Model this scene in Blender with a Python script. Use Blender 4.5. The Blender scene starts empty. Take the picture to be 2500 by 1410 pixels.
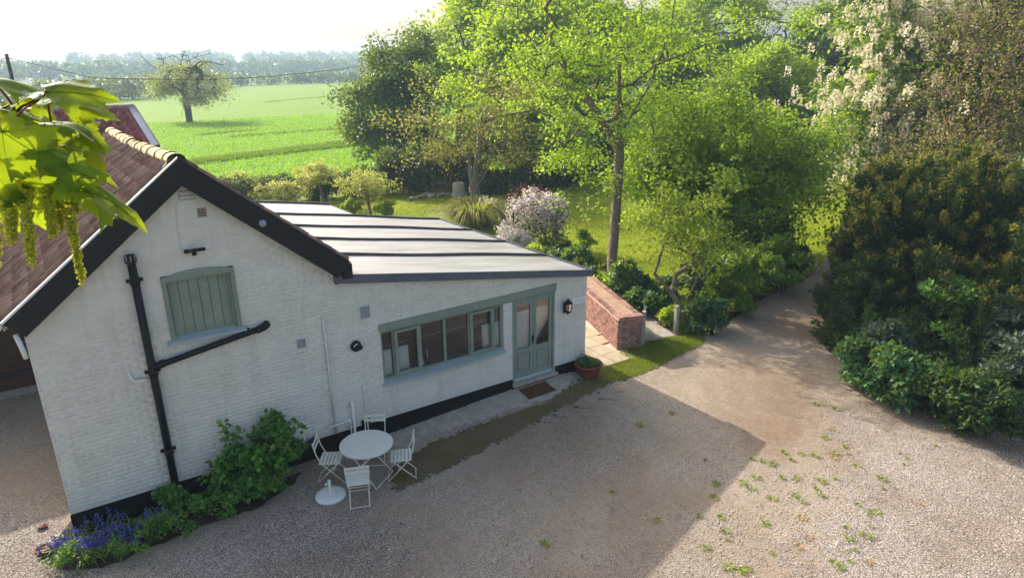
import bpy, math, random
import numpy as np
from mathutils import Vector, Matrix
rng = np.random.default_rng(7); random.seed(7)
SC = bpy.context.scene; COL = SC.collection
# ---------------------------------------------------------------- camera
FPX = 1642.19; W, H = 2500.0, 1410.0
YAW, PITCH, ROLL = (math.radians(a) for a in (33.32, 18.875, -.536))
CAM = np.array([0., -11.7, 7.38])
_cy, _sy, _cp, _sp, _cr, _sr = math.cos(YAW), math.sin(YAW), math.cos(PITCH), math.sin(PITCH), math.cos(ROLL), math.sin(ROLL)
FWD = np.array([_sy*_cp, _cy*_cp, -_sp]); _r0 = np.array([_cy, -_sy, 0.]); _u0 = np.cross(_r0, FWD)
RIGHT = _cr*_r0 + _sr*_u0; UP = -_sr*_r0 + _cr*_u0
cd = bpy.data.cameras.new('camera'); cam = bpy.data.objects.new('camera', cd); COL.objects.link(cam)
cd.sensor_width = 36; cd.lens = FPX/W*36; cd.clip_start = .05; cd.clip_end = 3000
cam.matrix_world = Matrix(((RIGHT[0], UP[0], -FWD[0], CAM[0]), (RIGHT[1], UP[1], -FWD[1], CAM[1]), (RIGHT[2], UP[2], -FWD[2], CAM[2]), (0, 0, 0, 1)))
SC.camera = cam
# ---------------------------------------------------------------- sky, sun, exposure
SUN = np.array([-.33, 1.69, 1.0]); SUN /= np.linalg.norm(SUN)
wd = bpy.data.worlds.new('World'); SC.world = wd; wd.use_nodes = True
nt = wd.node_tree; sky = nt.nodes.new('ShaderNodeTexSky'); sky.sky_type = 'NISHITA'; sky.sun_disc = False
sky.sun_elevation = math.asin(SUN[2]); sky.sun_rotation = math.atan2(SUN[0], SUN[1])
sky.air_density = 1.0; sky.dust_density = 6.0; sky.ozone_density = .6
nt.nodes['Background'].inputs[1].default_value = .15
nt.links.new(sky.outputs[0], nt.nodes['Background'].inputs[0])
sd = bpy.data.lights.new('sun', 'SUN'); sd.energy = 3.6; sd.angle = math.radians(.53); sd.color = (1, .95, .86)
so = bpy.data.objects.new('sun', sd); COL.objects.link(so)
so.rotation_euler = Vector(SUN).to_track_quat('Z', 'Y').to_euler(); so.location = (0, 0, 60)
vs = SC.view_settings; vs.view_transform = 'Standard'; vs.look = 'None'; vs.exposure = 1.0; vs.gamma = 1
try: vs.use_curve_mapping = False
except Exception: pass
cy = SC.cycles; cy.use_denoising = True; cy.max_bounces = 7; cy.diffuse_bounces = 3; cy.glossy_bounces = 3; cy.transmission_bounces = 4
cy.transparent_max_bounces = 12; cy.volume_bounces = 0; cy.caustics_reflective = False; cy.caustics_refractive = False; cy.sample_clamp_indirect = 6
# ---------------------------------------------------------------- helpers
def ray(x, y): return RIGHT*((x-W/2)/FPX) + UP*(-(y-H/2)/FPX) + FWD
def G(x, y, z=0.): r = ray(x, y); return CAM + r*((z-CAM[2])/r[2])           # point on the level z seen there
def F(x, y, Y=0.): r = ray(x, y); return CAM + r*((Y-CAM[1])/r[1])           # point on the upright plane Y
def A(x, y, d): return CAM + ray(x, y)*d                                      # point at a distance along the view
def depth(P): return float(FWD @ (np.asarray(P, float)-CAM))
def lin(c):
    c = np.asarray(c, float)/255; return tuple(np.where(c <= .04045, c/12.92, ((c+.055)/1.055)**2.4)) + (1.,)
def wl(o):
    v = Vector((0, 0, 0))
    while o is not None: v += o.location; o = o.parent
    return v
def link(name, me, m=None, parent=None, loc=None):
    o = bpy.data.objects.new(name, me); COL.objects.link(o)
    if m is not None and not me.materials: me.materials.append(m)
    o.parent = parent; o.location = Vector(loc if loc is not None else (0, 0, 0)) - (wl(parent) if parent else Vector((0, 0, 0)))
    return o
def tag(o, label=None, cat=None, group=None, kind=None):
    for k, v in (('label', label), ('category', cat), ('group', group), ('kind', kind)):
        if v: o[k] = v
    return o
def thing(name, loc, label, cat, group=None):
    o = bpy.data.objects.new(name, None); COL.objects.link(o); o.location = Vector(loc); o.empty_display_size = .1
    return tag(o, label, cat, group)
def copy_tree(o, loc=None, rz=None, label=None, parent=None):
    c = o.copy(); COL.objects.link(c); c.parent = parent
    if loc is not None: c.location = loc
    if rz is not None: c.rotation_euler = (0, 0, rz)
    if label: c['label'] = label
    for ch in o.children: copy_tree(ch, parent=c)
    return c
def rawmesh(name, V, Fc, smooth=False):
    """V (n,3) array, Fc (m,k) int array"""
    me = bpy.data.meshes.new(name); V = np.ascontiguousarray(V, np.float32); Fc = np.ascontiguousarray(Fc, np.int32); n, k = Fc.shape
    me.vertices.add(len(V)); me.vertices.foreach_set('co', V.ravel()); me.loops.add(n*k); me.loops.foreach_set('vertex_index', Fc.ravel())
    me.polygons.add(n); me.polygons.foreach_set('loop_start', np.arange(0, n*k, k, dtype=np.int32))
    if smooth: me.polygons.foreach_set('use_smooth', np.ones(n, bool))
    me.update(calc_edges=True); return me
class MB:
    def __init__(s): s.v = []; s.f = []
    def add(s, v, f):
        o = len(s.v); s.v += [tuple(map(float, p)) for p in v]; s.f += [tuple(i+o for i in q) for q in f]; return s
    def box(s, x0, x1, y0, y1, z0, z1, R=None, c=None):
        v = [(x, y, z) for x in (x0, x1) for y in (y0, y1) for z in (z0, z1)]
        if R is not None: v = [tuple(np.asarray(R) @ np.array(p) + np.asarray(c)) for p in v]
        return s.add(v, [(0, 1, 3, 2), (4, 6, 7, 5), (0, 4, 5, 1), (2, 3, 7, 6), (0, 2, 6, 4), (1, 5, 7, 3)])
    def bar(s, a, b, w, h, up=(0, 0, 1)):
        a = np.asarray(a, float); b = np.asarray(b, float); d = b-a; L = np.linalg.norm(d); d /= L; up = np.asarray(up, float)
        sd_ = np.cross(d, up); sd_ /= np.linalg.norm(sd_)+1e-9; u = np.cross(sd_, d); R = np.stack([d, sd_, u], 1)
        return s.box(0, L, -w/2, w/2, -h/2, h/2, R, a)
    def tube(s, pts, r, k=8, cap=True):
        P = [np.asarray(p, float) for p in pts]; n = len(P); r = [r]*n if np.isscalar(r) else list(r); v = []; u = None
        for i in range(n):
            d = P[min(i+1, n-1)]-P[max(i-1, 0)]; d = d/(np.linalg.norm(d)+1e-9)
            if u is None: u = np.cross(d, (0, 0, 1) if abs(d[2]) < .9 else (1, 0, 0))
            u = u-d*(u@d); u /= np.linalg.norm(u)+1e-9; w = np.cross(d, u)
            v += [P[i]+r[i]*(math.cos(2*math.pi*j/k)*u+math.sin(2*math.pi*j/k)*w) for j in range(k)]
        f = [(i*k+j, i*k+(j+1) % k, (i+1)*k+(j+1) % k, (i+1)*k+j) for i in range(n-1) for j in range(k)]
        if cap: f += [tuple(range(k-1, -1, -1)), tuple(range((n-1)*k, n*k))]
        return s.add(v, f)
    def prism(s, poly, ext):
        n = len(poly); poly = [np.asarray(p, float) for p in poly]; e = np.asarray(ext, float)
        return s.add(poly+[p+e for p in poly], [tuple(range(n)), tuple(range(2*n-1, n-1, -1))]+[(i, i+n, (i+1) % n+n, (i+1) % n) for i in range(n)])
    def lathe(s, prof, c, k=24, R=None):
        R = np.eye(3) if R is None else np.asarray(R); v = []
        for r, z in prof: v += [R @ np.array([r*math.cos(2*math.pi*j/k), r*math.sin(2*math.pi*j/k), z])+np.asarray(c) for j in range(k)]
        f = [(i*k+j, i*k+(j+1) % k, (i+1)*k+(j+1) % k, (i+1)*k+j) for i in range(len(prof)-1) for j in range(k)]
        return s.add(v, f)
    def sheet(s, poly): return s.add(poly, [tuple(range(len(poly)))])
    def mesh(s, name, smooth=False):
        me = bpy.data.meshes.new(name); me.from_pydata(s.v, [], s.f); me.update()
        if smooth: me.polygons.foreach_set('use_smooth', [True]*len(me.polygons))
        return me
    def obj(s, name, m, parent=None, smooth=False, bevel=0., loc=None):
        o = link(name, s.mesh(name, smooth), m, parent, loc)
        if bevel:
            b = o.modifiers.new('bevel', 'BEVEL'); b.width = bevel; b.segments = 2; b.limit_method = 'ANGLE'
        return o
# ---------------------------------------------------------------- materials
def _m(name):
    m = bpy.data.materials.new(name); m.use_nodes = True; t = m.node_tree; return m, t, t.nodes['Principled BSDF']
def ramp(t, cols, pos=None):
    r = t.nodes.new('ShaderNodeValToRGB'); e = r.color_ramp.elements; n = len(cols)
    while len(e) < n: e.new(.5)
    for i, c in enumerate(cols): e[i].position = (pos[i] if pos else .25+.5*i/max(n-1, 1)); e[i].color = lin(c)
    return r
def noise(t, vec, scale, detail=5., rough=.6):
    n = t.nodes.new('ShaderNodeTexNoise'); n.inputs['Scale'].default_value = scale; n.inputs['Detail'].default_value = detail; n.inputs['Roughness'].default_value = rough
    t.links.new(vec, n.inputs['Vector']); return n
def posn(t, stretch=None, rot=0.):
    g = t.nodes.new('ShaderNodeNewGeometry')
    if not stretch: return g, g.outputs['Position']
    mp = t.nodes.new('ShaderNodeMapping'); mp.inputs['Scale'].default_value = stretch; mp.inputs['Rotation'].default_value = (0, 0, rot); t.links.new(g.outputs['Position'], mp.inputs['Vector'])
    return g, mp.outputs[0]
def mixc(t, fac, a, b, mode='MIX'):
    x = t.nodes.new('ShaderNodeMix'); x.data_type = 'RGBA'; x.blend_type = mode
    for sock, v in ((x.inputs[0], fac), (x.inputs[6], a), (x.inputs[7], b)):
        if hasattr(v, 'is_output'): t.links.new(v, sock)
        else: sock.default_value = v
    return x.outputs[2]
def vary(t, col, src, amt):
    h = t.nodes.new('ShaderNodeHueSaturation'); mr = t.nodes.new('ShaderNodeMapRange'); mr.inputs['To Min'].default_value = 1-amt; mr.inputs['To Max'].default_value = 1+amt
    t.links.new(src, mr.inputs['Value']); t.links.new(mr.outputs[0], h.inputs['Value']); t.links.new(col, h.inputs['Color']); return h.outputs[0]
def mat(name, cols, scale=4., rough=.85, bump=0., bscale=60., spec=.25, isl=0., rnd=0., metal=0., stretch=None, rot=0., detail=5., bdist=.01, pos=None):
    m, t, p = _m(name); g, vec = posn(t, stretch, rot); n = noise(t, vec, scale, detail)
    r = ramp(t, cols, pos); t.links.new(n.outputs['Fac'], r.inputs[0]); c = r.outputs[0]
    if isl: c = vary(t, c, g.outputs['Random Per Island'], isl)
    if rnd:
        oi = t.nodes.new('ShaderNodeObjectInfo'); c = vary(t, c, oi.outputs['Random'], rnd)
    t.links.new(c, p.inputs['Base Color']); p.inputs['Roughness'].default_value = rough; p.inputs['Specular IOR Level'].default_value = spec; p.inputs['Metallic'].default_value = metal
    if bump:
        bn = noise(t, vec, bscale, 4.); b = t.nodes.new('ShaderNodeBump'); b.inputs['Strength'].default_value = bump; b.inputs['Distance'].default_value = bdist
        t.links.new(bn.outputs['Fac'], b.inputs['Height']); t.links.new(b.outputs[0], p.inputs['Normal'])
    return m
def leafmat(name, cols, trans=.5, isl=.25, nscale=.7, rough=.5, tcol=None, spec=.3):
    m, t, p = _m(name); g, vec = posn(t); n = noise(t, vec, nscale, 3.)
    ad = t.nodes.new('ShaderNodeMath'); ad.operation = 'MULTIPLY_ADD'; ad.inputs[1].default_value = .55; t.links.new(g.outputs['Random Per Island'], ad.inputs[0])
    ml = t.nodes.new('ShaderNodeMath'); ml.operation = 'MULTIPLY'; ml.inputs[1].default_value = .5; t.links.new(n.outputs['Fac'], ml.inputs[0]); t.links.new(ml.outputs[0], ad.inputs[2])
    cols = [tuple(min(255, v*1.12) for v in c_) for c_ in cols]; r = ramp(t, cols, [i/max(len(cols)-1, 1)*.8+.1 for i in range(len(cols))]); t.links.new(ad.outputs[0], r.inputs[0])
    c = vary(t, r.outputs[0], g.outputs['Random Per Island'], isl)
    t.links.new(c, p.inputs['Base Color']); p.inputs['Roughness'].default_value = rough; p.inputs['Specular IOR Level'].default_value = spec
    tr = t.nodes.new('ShaderNodeBsdfTranslucent'); tc = mixc(t, .6, c, lin(tcol or (170, 190, 40)), 'MIX'); t.links.new(tc, tr.inputs['Color'])
    mx = t.nodes.new('ShaderNodeMixShader'); mx.inputs[0].default_value = trans; out = t.nodes['Material Output']
    t.links.new(p.outputs[0], mx.inputs[1]); t.links.new(tr.outputs[0], mx.inputs[2]); t.links.new(mx.outputs[0], out.inputs[0]); return m
def glassmat(name, tint=(.97, .98, .98)):
    m, t, p = _m(name); t.nodes.remove(p); out = t.nodes['Material Output']; fr = t.nodes.new('ShaderNodeFresnel'); fr.inputs[0].default_value = 1.5
    tr = t.nodes.new('ShaderNodeBsdfTransparent'); tr.inputs[0].default_value = tint+(1,); gl = t.nodes.new('ShaderNodeBsdfGlossy'); gl.inputs['Roughness'].default_value = .01
    mu = t.nodes.new('ShaderNodeMath'); mu.operation = 'MULTIPLY'; mu.inputs[1].default_value = 1.6; mu.use_clamp = True; t.links.new(fr.outputs[0], mu.inputs[0])
    mx = t.nodes.new('ShaderNodeMixShader'); t.links.new(mu.outputs[0], mx.inputs[0]); t.links.new(tr.outputs[0], mx.inputs[1]); t.links.new(gl.outputs[0], mx.inputs[2]); t.links.new(mx.outputs[0], out.inputs[0]); return m
def gravelmat(name, dirt, stones, amount, vscale=38.):
    """packed dirt with stones showing through it in patches"""
    m, t, p = _m(name); g, vec = posn(t); n1 = noise(t, vec, .55, 6., .65); n2 = noise(t, vec, 9., 5.); dr = ramp(t, dirt); t.links.new(n2.outputs['Fac'], dr.inputs[0])
    vo = t.nodes.new('ShaderNodeTexVoronoi'); vo.inputs['Scale'].default_value = vscale; t.links.new(vec, vo.inputs['Vector'])
    sx = t.nodes.new('ShaderNodeSeparateColor'); t.links.new(vo.outputs['Color'], sx.inputs[0]); sr = ramp(t, stones, [i/(len(stones)-1) for i in range(len(stones))]); t.links.new(sx.outputs[0], sr.inputs[0])
    ed = ramp(t, [(255, 255, 255), (150, 140, 132)], [.3, .8]); t.links.new(vo.outputs['Distance'], ed.inputs[0])
    sc2 = mixc(t, 1., sr.outputs[0], ed.outputs[0], 'MULTIPLY')
    f = t.nodes.new('ShaderNodeMapRange'); f.inputs['From Min'].default_value = .62-amount*.5; f.inputs['From Max'].default_value = .86-amount*.5
    ad = t.nodes.new('ShaderNodeMath'); ad.operation = 'MULTIPLY_ADD'; ad.inputs[1].default_value = .35; t.links.new(sx.outputs[1], ad.inputs[0]); t.links.new(n1.outputs['Fac'], ad.inputs[2]); t.links.new(ad.outputs[0], f.inputs['Value'])
    c = mixc(t, f.outputs[0], dr.outputs[0], sc2); n3 = noise(t, vec, .28, 4.); rr = ramp(t, [(205, 195, 188), (255, 255, 255)], [.35, .6]); t.links.new(n3.outputs['Fac'], rr.inputs[0]); c = mixc(t, 1., c, rr.outputs[0], 'MULTIPLY')
    t.links.new(c, p.inputs['Base Color']); p.inputs['Roughness'].default_value = .92; p.inputs['Specular IOR Level'].default_value = .15
    b = t.nodes.new('ShaderNodeBump'); b.inputs['Strength'].default_value = .3; b.inputs['Distance'].default_value = .008
    iv = t.nodes.new('ShaderNodeMath'); iv.operation = 'MULTIPLY'; t.links.new(vo.outputs['Distance'], iv.inputs[0]); t.links.new(f.outputs[0], iv.inputs[1]); ng = t.nodes.new('ShaderNodeMath'); ng.operation = 'MULTIPLY_ADD'; ng.inputs[1].default_value = -1.2; t.links.new(iv.outputs[0], ng.inputs[0]); t.links.new(n2.outputs['Fac'], ng.inputs[2])
    t.links.new(ng.outputs[0], b.inputs['Height']); t.links.new(b.outputs[0], p.inputs['Normal']); return m
MT = dict(
 paint=mat('painted_brick', [(184, 181, 168), (196, 194, 183), (204, 202, 192)], 2.2, .75, .3, 90., rnd=.035, isl=.03),
 black=mat('black_paint', [(14, 14, 17), (22, 22, 26)], 8, .55, .3, 50., spec=.3),
 plinth=mat('black_tar', [(9, 9, 12), (17, 17, 20)], 5, .6, .5, 40.),
 sage=mat('sage_paint', [(126, 138, 122), (138, 150, 132)], 5, .6, .2, 60.),
 sill=mat('sill_paint', [(150, 165, 165), (168, 180, 178)], 6, .6, .3, 50.),
 white=mat('white_paint', [(215, 215, 210), (232, 232, 228)], 6, .5, .1, 40.),
 chair=mat('cream_metal', [(212, 212, 196), (226, 225, 210)], 14, .5, .15, 60., rnd=.04),
 pipe=mat('black_iron', [(16, 18, 22), (28, 30, 34)], 10, .45, .2, 60.),
 greymetal=mat('grey_fascia', [(78, 86, 98), (94, 101, 112)], 4, .45, .15, 30.),
 seam=mat('seam_grey', [(70, 72, 74), (92, 92, 92)], 6, .6, .3, 40.),
 tile=mat('old_tile', [(94, 66, 58), (120, 88, 78), (142, 118, 102), (98, 78, 74)], 3.5, .85, .7, 45., rnd=.28, isl=.28),
 tile2=mat('red_tile', [(122, 62, 60), (150, 82, 76), (128, 92, 98)], 3., .8, .5, 40., rnd=.22),
 ridge=mat('lichen_mortar', [(178, 158, 124), (196, 178, 146), (186, 170, 108), (208, 194, 166)], 5., .95, 1., 30., rnd=.1),
 brick=mat('red_brick', [(106, 76, 70), (130, 92, 84), (150, 114, 104), (98, 76, 72)], 6., .9, .8, 60., rnd=.3),
 mortar=mat('mortar', [(178, 162, 142), (204, 188, 164)], 14., .95, .6, 70.),
 brown=mat('brown_wall', [(70, 42, 28), (92, 56, 38)], 3., .85, .5, 40., rnd=.2),
 stone=mat('paving_stone', [(164, 146, 122), (180, 162, 138), (190, 176, 154)], 3., .85, .3, 30., rnd=.06),
 conc=mat('concrete', [(140, 130, 118), (164, 154, 140), (182, 172, 156)], 6., .9, .6, 60.),
 mat=mat('coir', [(74, 48, 28), (96, 66, 40)], 30, .95, .8, 200.),
 terra=mat('terracotta', [(112, 60, 46), (134, 76, 58)], 6, .8, .3, 40.),
 soil=mat('soil', [(40, 30, 22), (64, 50, 36), (80, 66, 48)], 12, .95, .8, 60.),
 wood=mat('grey_wood', [(140, 136, 122), (166, 162, 146), (180, 176, 160)], 8, .85, .4, 60., stretch=(6, 6, 1)),
 glass=glassmat('window_glass'),
 curtain=mat('curtain_cloth', [(238, 244, 240), (248, 252, 248)], 10, .9),
 inside=mat('room_plaster', [(96, 88, 78), (110, 100, 90)], 3, .9),
 floor=mat('room_floor', [(60, 38, 26), (82, 54, 36)], 3, .6, stretch=(1, 8, 1)),
 vent=mat('vent_grey', [(138, 146, 152), (154, 160, 165)], 8, .6),
 terr=mat('clay_vent', [(150, 132, 122), (168, 150, 138)], 12, .85, .3),
 bark=mat('bark_grey', [(84, 74, 60), (116, 104, 86), (138, 128, 110)], 6., .95, .9, 30., stretch=(2, 2, .6)),
 barkd=mat('bark_dark', [(42, 34, 26), (66, 54, 42), (84, 72, 58)], 6., .95, .9, 30., stretch=(2, 2, .6)),
 twig=mat('bark_twig', [(98, 80, 60), (130, 108, 84)], 6., .95),
)
def roofmat():
    m, t, p = _m('roof_membrane'); g, vec = posn(t, (.35, 2.2, 1)); n = noise(t, vec, 1.6, 5.); r = ramp(t, [(120, 114, 108), (150, 149, 147), (166, 166, 166)]); t.links.new(n.outputs['Fac'], r.inputs[0])
    t.links.new(r.outputs[0], p.inputs['Base Color']); p.inputs['Roughness'].default_value = .42; p.inputs['Specular IOR Level'].default_value = .5
    n2 = noise(t, vec, 3.); rr = t.nodes.new('ShaderNodeMapRange'); rr.inputs['To Min'].default_value = .3; rr.inputs['To Max'].default_value = .5; t.links.new(n2.outputs['Fac'], rr.inputs['Value']); t.links.new(rr.outputs[0], p.inputs['Roughness']); return m
MT['roof'] = roofmat()
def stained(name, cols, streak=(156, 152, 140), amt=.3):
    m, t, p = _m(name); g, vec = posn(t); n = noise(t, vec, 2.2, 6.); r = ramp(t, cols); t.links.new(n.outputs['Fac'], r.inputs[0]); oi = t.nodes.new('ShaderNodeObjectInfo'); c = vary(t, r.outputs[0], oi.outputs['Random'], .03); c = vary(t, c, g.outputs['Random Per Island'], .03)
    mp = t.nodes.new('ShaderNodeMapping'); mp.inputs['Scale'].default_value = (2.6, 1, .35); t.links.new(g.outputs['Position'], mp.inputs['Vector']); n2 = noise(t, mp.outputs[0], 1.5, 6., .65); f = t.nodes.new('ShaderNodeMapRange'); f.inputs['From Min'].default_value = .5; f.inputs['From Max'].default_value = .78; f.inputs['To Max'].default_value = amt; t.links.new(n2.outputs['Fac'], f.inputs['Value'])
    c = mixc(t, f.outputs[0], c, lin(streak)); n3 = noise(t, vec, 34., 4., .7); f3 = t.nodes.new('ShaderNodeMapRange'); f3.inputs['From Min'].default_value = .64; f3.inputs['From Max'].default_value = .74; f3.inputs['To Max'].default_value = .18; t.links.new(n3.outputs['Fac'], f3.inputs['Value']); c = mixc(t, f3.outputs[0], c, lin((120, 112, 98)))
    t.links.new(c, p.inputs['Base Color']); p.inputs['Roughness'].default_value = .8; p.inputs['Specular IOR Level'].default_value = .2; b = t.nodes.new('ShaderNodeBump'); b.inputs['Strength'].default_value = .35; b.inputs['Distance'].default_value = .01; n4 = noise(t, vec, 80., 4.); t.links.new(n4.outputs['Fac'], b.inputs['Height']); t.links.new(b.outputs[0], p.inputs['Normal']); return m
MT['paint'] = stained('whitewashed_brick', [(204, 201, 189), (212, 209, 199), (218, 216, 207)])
MT['sage'] = stained('sage_joinery', [(124, 134, 122), (134, 144, 130), (142, 152, 138)], (110, 116, 98), .5)
# ---------------------------------------------------------------- setting
def jpoly(pts, jit=.06, step=.35, z=0.):
    out = []; n = len(pts)
    for i in range(n):
        a = np.array(pts[i][:2], float); b = np.array(pts[(i+1) % n][:2], float); k = max(1, int(np.linalg.norm(b-a)/step))
        for j in range(k):
            p = a+(b-a)*j/k + (rng.normal(0, jit, 2) if j else 0); out.append((p[0], p[1], z))
    return out
def structure(name, poly, m, **k): return tag(MB().sheet(poly).obj(name, m, **k), kind='structure')
def grassmat(name, cols, scale, fine=25., bump=.8, stretch=None, rot=0., pos=None):
    m, t, p = _m(name); g, vec = posn(t, stretch, rot); n1 = noise(t, vec, scale, 6., .6); n2 = noise(t, g.outputs['Position'], fine, 5., .7)
    r = ramp(t, cols, pos); t.links.new(n1.outputs['Fac'], r.inputs[0]); rr = ramp(t, [(150, 150, 150), (255, 255, 255)], [.3, .7]); t.links.new(n2.outputs['Fac'], rr.inputs[0])
    c = mixc(t, 1., r.outputs[0], rr.outputs[0], 'MULTIPLY'); t.links.new(c, p.inputs['Base Color']); p.inputs['Roughness'].default_value = .9; p.inputs['Specular IOR Level'].default_value = .1
    b = t.nodes.new('ShaderNodeBump'); b.inputs['Strength'].default_value = bump; b.inputs['Distance'].default_value = .05; t.links.new(n2.outputs['Fac'], b.inputs['Height']); t.links.new(b.outputs[0], p.inputs['Normal']); return m
MT['lawn'] = grassmat('lawn_grass', [(116, 136, 22), (150, 166, 26), (176, 182, 36)], .45, 30.)
MT['field'] = grassmat('crop_green', [(108, 148, 26), (122, 160, 32), (134, 170, 40)], .35, 6., 1., (.25, 2.2, 1), -.27)
MT['meadow'] = grassmat('far_meadow', [(80, 110, 40), (104, 132, 54)], .05, 3.)
MT['verge'] = grassmat('mossy_verge', [(138, 118, 92), (142, 124, 96), (132, 118, 82), (118, 114, 70)], 1.1, 40., .8)
MT['gravel'] = gravelmat('yard_gravel', [(150, 134, 114), (168, 152, 131), (180, 166, 146)], [(128, 116, 104), (164, 150, 134), (184, 172, 156), (204, 194, 182), (148, 134, 118)], .2, 80.)
MT['pebble'] = mat('pebble_stone', [(150, 136, 122), (190, 174, 158), (216, 204, 190)], 3., .9, isl=.35)
structure('ground', [(-900, -300, -.05), (900, -300, -.05), (900, 1500, -.05), (-900, 1500, -.05)], MT['meadow'])
fl = [(-120, 27.5), (8, 28.2), (17, 26), (24, 32), (40, 40), (90, 120), (160, 210), (85, 226), (46, 216), (12, 152), (-70, 70)]
field = structure('field', jpoly(fl, .3, 3., -.03), MT['field'])
lawn = structure('lawn', jpoly([(-2, 9.4), (9, 9.4), (9, 3), (13.2, 3), (12.9, .6), (14.5, .1), (18, 1.), (60, 8), (75, 40), (24, 31), (17, 25.8), (8, 27.5), (-2, 28)], .05, 2., -.015), MT['lawn'])
yard = structure('gravel_yard', jpoly([(-16, -25), (-16, 13.5), (0, 13.5), (0, 1), (11, 1), (11.3, -.2), (12.1, -.65), (13.0, -.3), (14.2, -.1), (16, .35), (19, 1.1), (21.5, 1.5), (26, 3.2), (34, 4.6), (34, 2.), (24, -.6), (18.4, -1.9), (17.2, -2.6), (17, -4), (20, -9), (30, -25)], .06, .5, 0.), MT['gravel'])
vlow = [(962, 1203), (1080, 1150), (1170, 1105), (1250, 1062), (1340, 1012), (1425, 968), (1500, 932), (1560, 915), (1610, 893), (1650, 872), (1720, 838)]
vup = [(1715, 812), (1640, 822), (1560, 838), (1500, 868), (1452, 892), (1400, 935), (1330, 985), (1250, 1008), (1160, 1040), (1060, 1078), (1000, 1110), (955, 1150)]
def bank(X, Y):                                               # the ground rises gently to the doorstep
    s_ = np.interp(X, [3.6, 5, 7.4, 9., 9.9, 10.5], [0, .06, .165, .17, .08, 0]); return s_*np.clip((Y+1.55)/1.5, 0, 1)
def GB(x, y):
    P = G(x, y)
    for _ in range(6): P = G(x, y, float(bank(P[0], P[1])))
    return P
def inpoly(P, poly):
    poly = np.array(poly)[:, :2]; x, y = P[:, 0], P[:, 1]; c = np.zeros(len(P), bool); j = len(poly)-1
    for i in range(len(poly)):
        xi, yi = poly[i]; xj, yj = poly[j]; c ^= ((yi > y) != (yj > y)) & (x < (xj-xi)*(y-yi)/(yj-yi+1e-12)+xi); j = i
    return c
def draped(name, poly, m, cell, dz):
    poly = np.array([p[:2] for p in poly]); lo, hi = poly.min(0), poly.max(0); nx, ny = ((hi-lo)/cell).astype(int)+2; gx, gy = np.meshgrid(lo[0]+np.arange(nx)*cell, lo[1]+np.arange(ny)*cell, indexing='ij'); V = np.stack([gx.ravel(), gy.ravel(), bank(gx.ravel(), gy.ravel())+dz], 1); V[:, :2] += rng.normal(0, cell*.12, (len(V), 2))
    i, j = np.meshgrid(np.arange(nx-1), np.arange(ny-1), indexing='ij'); i, j = i.ravel(), j.ravel(); q = np.stack([i*ny+j, (i+1)*ny+j, (i+1)*ny+j+1, i*ny+j+1], 1); c = V[q].mean(1); q = q[inpoly(c+rng.normal(0, .035 if cell < .1 else .22, c.shape), poly)]
    return tag(link(name, rawmesh(name, V, q, True), m), kind='structure')
vpoly = [GB(*p) for p in vlow+vup]
MT['gravel2'] = gravelmat('loose_gravel', [(152, 136, 116), (172, 156, 136), (186, 170, 150)], [(108, 100, 94), (156, 146, 136), (182, 172, 160), (206, 198, 190), (140, 128, 116)], .6, 62.)
verge = draped('grass_verge', vpoly, MT['verge'], .06, .008)
apron = draped('path', [(3.4, -.03), (9.9, -.03), (9.9, -.8), (9.1, -.85), (8, -.75), (6.5, -.66), (5, -.6), (3.4, -.5)], MT['conc'], .08, .006)
gm_ = draped('gravel_margin', [G(*p) for p in ((2010, 960), (2120, 1040), (2300, 1070), (2620, 1130), (2700, 1480), (1880, 1480), (1960, 1330), (2080, 1230), (2060, 1100))], MT['gravel2'], .16, .004)
gm2 = draped('gravel_margin', [G(*p) for p in ((-300, 1230), (160, 1250), (300, 1420), (560, 1290), (760, 1200), (900, 1260), (1000, 1330), (900, 1480), (-300, 1480))], MT['gravel2'], .16, .003)
MT['track'] = gravelmat('packed_track', [(146, 130, 110), (162, 146, 126), (176, 162, 142)], [(128, 114, 98), (158, 144, 126), (176, 162, 146)], .02, 90.)
trk = draped('drive_track', [G(*p) for p in ((1590, 925), (1700, 880), (1800, 835), (1960, 750), (2005, 800), (1970, 900), (1950, 1000), (1960, 1075), (1880, 1110), (1830, 1060), (1700, 985))], MT['track'], .12, .0035)
bankg = draped('gravel_bank', [(3.6, -.02), (10.45, -.02), (10.45, -1.6), (3.6, -1.6)], MT['gravel'], .15, .002)
# ---------------------------------------------------------------- the cottage
YB = -.16
AP, LL, RL = F(432, 386, YB), F(6, 790, YB), F(850, 640, YB)
SK = -.03                                                   # the old house is a little out of square
XL, XM, XR = -.98, 3.80, 9.82
cott = thing('cottage', (1.4, 0, 0), 'whitewashed brick cottage with steep tiled gable and a low sloping-roofed extension', 'cottage')
zroof = lambda X: 2.64+(9.86-X)*.165
def zwall(X): return (AP[2]-.12-.83*abs(X-AP[0])) if X <= XM else zroof(X)-.08
sh0, sh1, wn0, wn1, dr0, dr1 = .93, 2.05, 4.57, 7.46, 7.69, 8.88
OPEN = [(sh0, sh1, 2.98, 4.12), (wn0, wn1, 1.20, 2.46), (dr0, dr1, .28, 2.48), (wn1, dr0, 2.29, 2.47)]
xs = sorted({XL, AP[0], XM, XR, sh0, sh1, wn0, wn1, dr0, dr1})
mb = MB()
for a, b in zip(xs[:-1], xs[1:]):
    op = sorted((o[2], o[3]) for o in OPEN if o[0] < (a+b)/2 < o[1]); z = 0.
    for z0, z1 in op:
        mb.box(a, b, 0, .24, z, z0); z = z1
    e = 1e-4; mb.prism([(a, 0, z), (b, 0, z), (b, 0, zwall(b-e)), (a, 0, zwall(a+e))], (0, .24, 0))
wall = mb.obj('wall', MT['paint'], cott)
mb = MB()                                                    # the walls that face away
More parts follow.
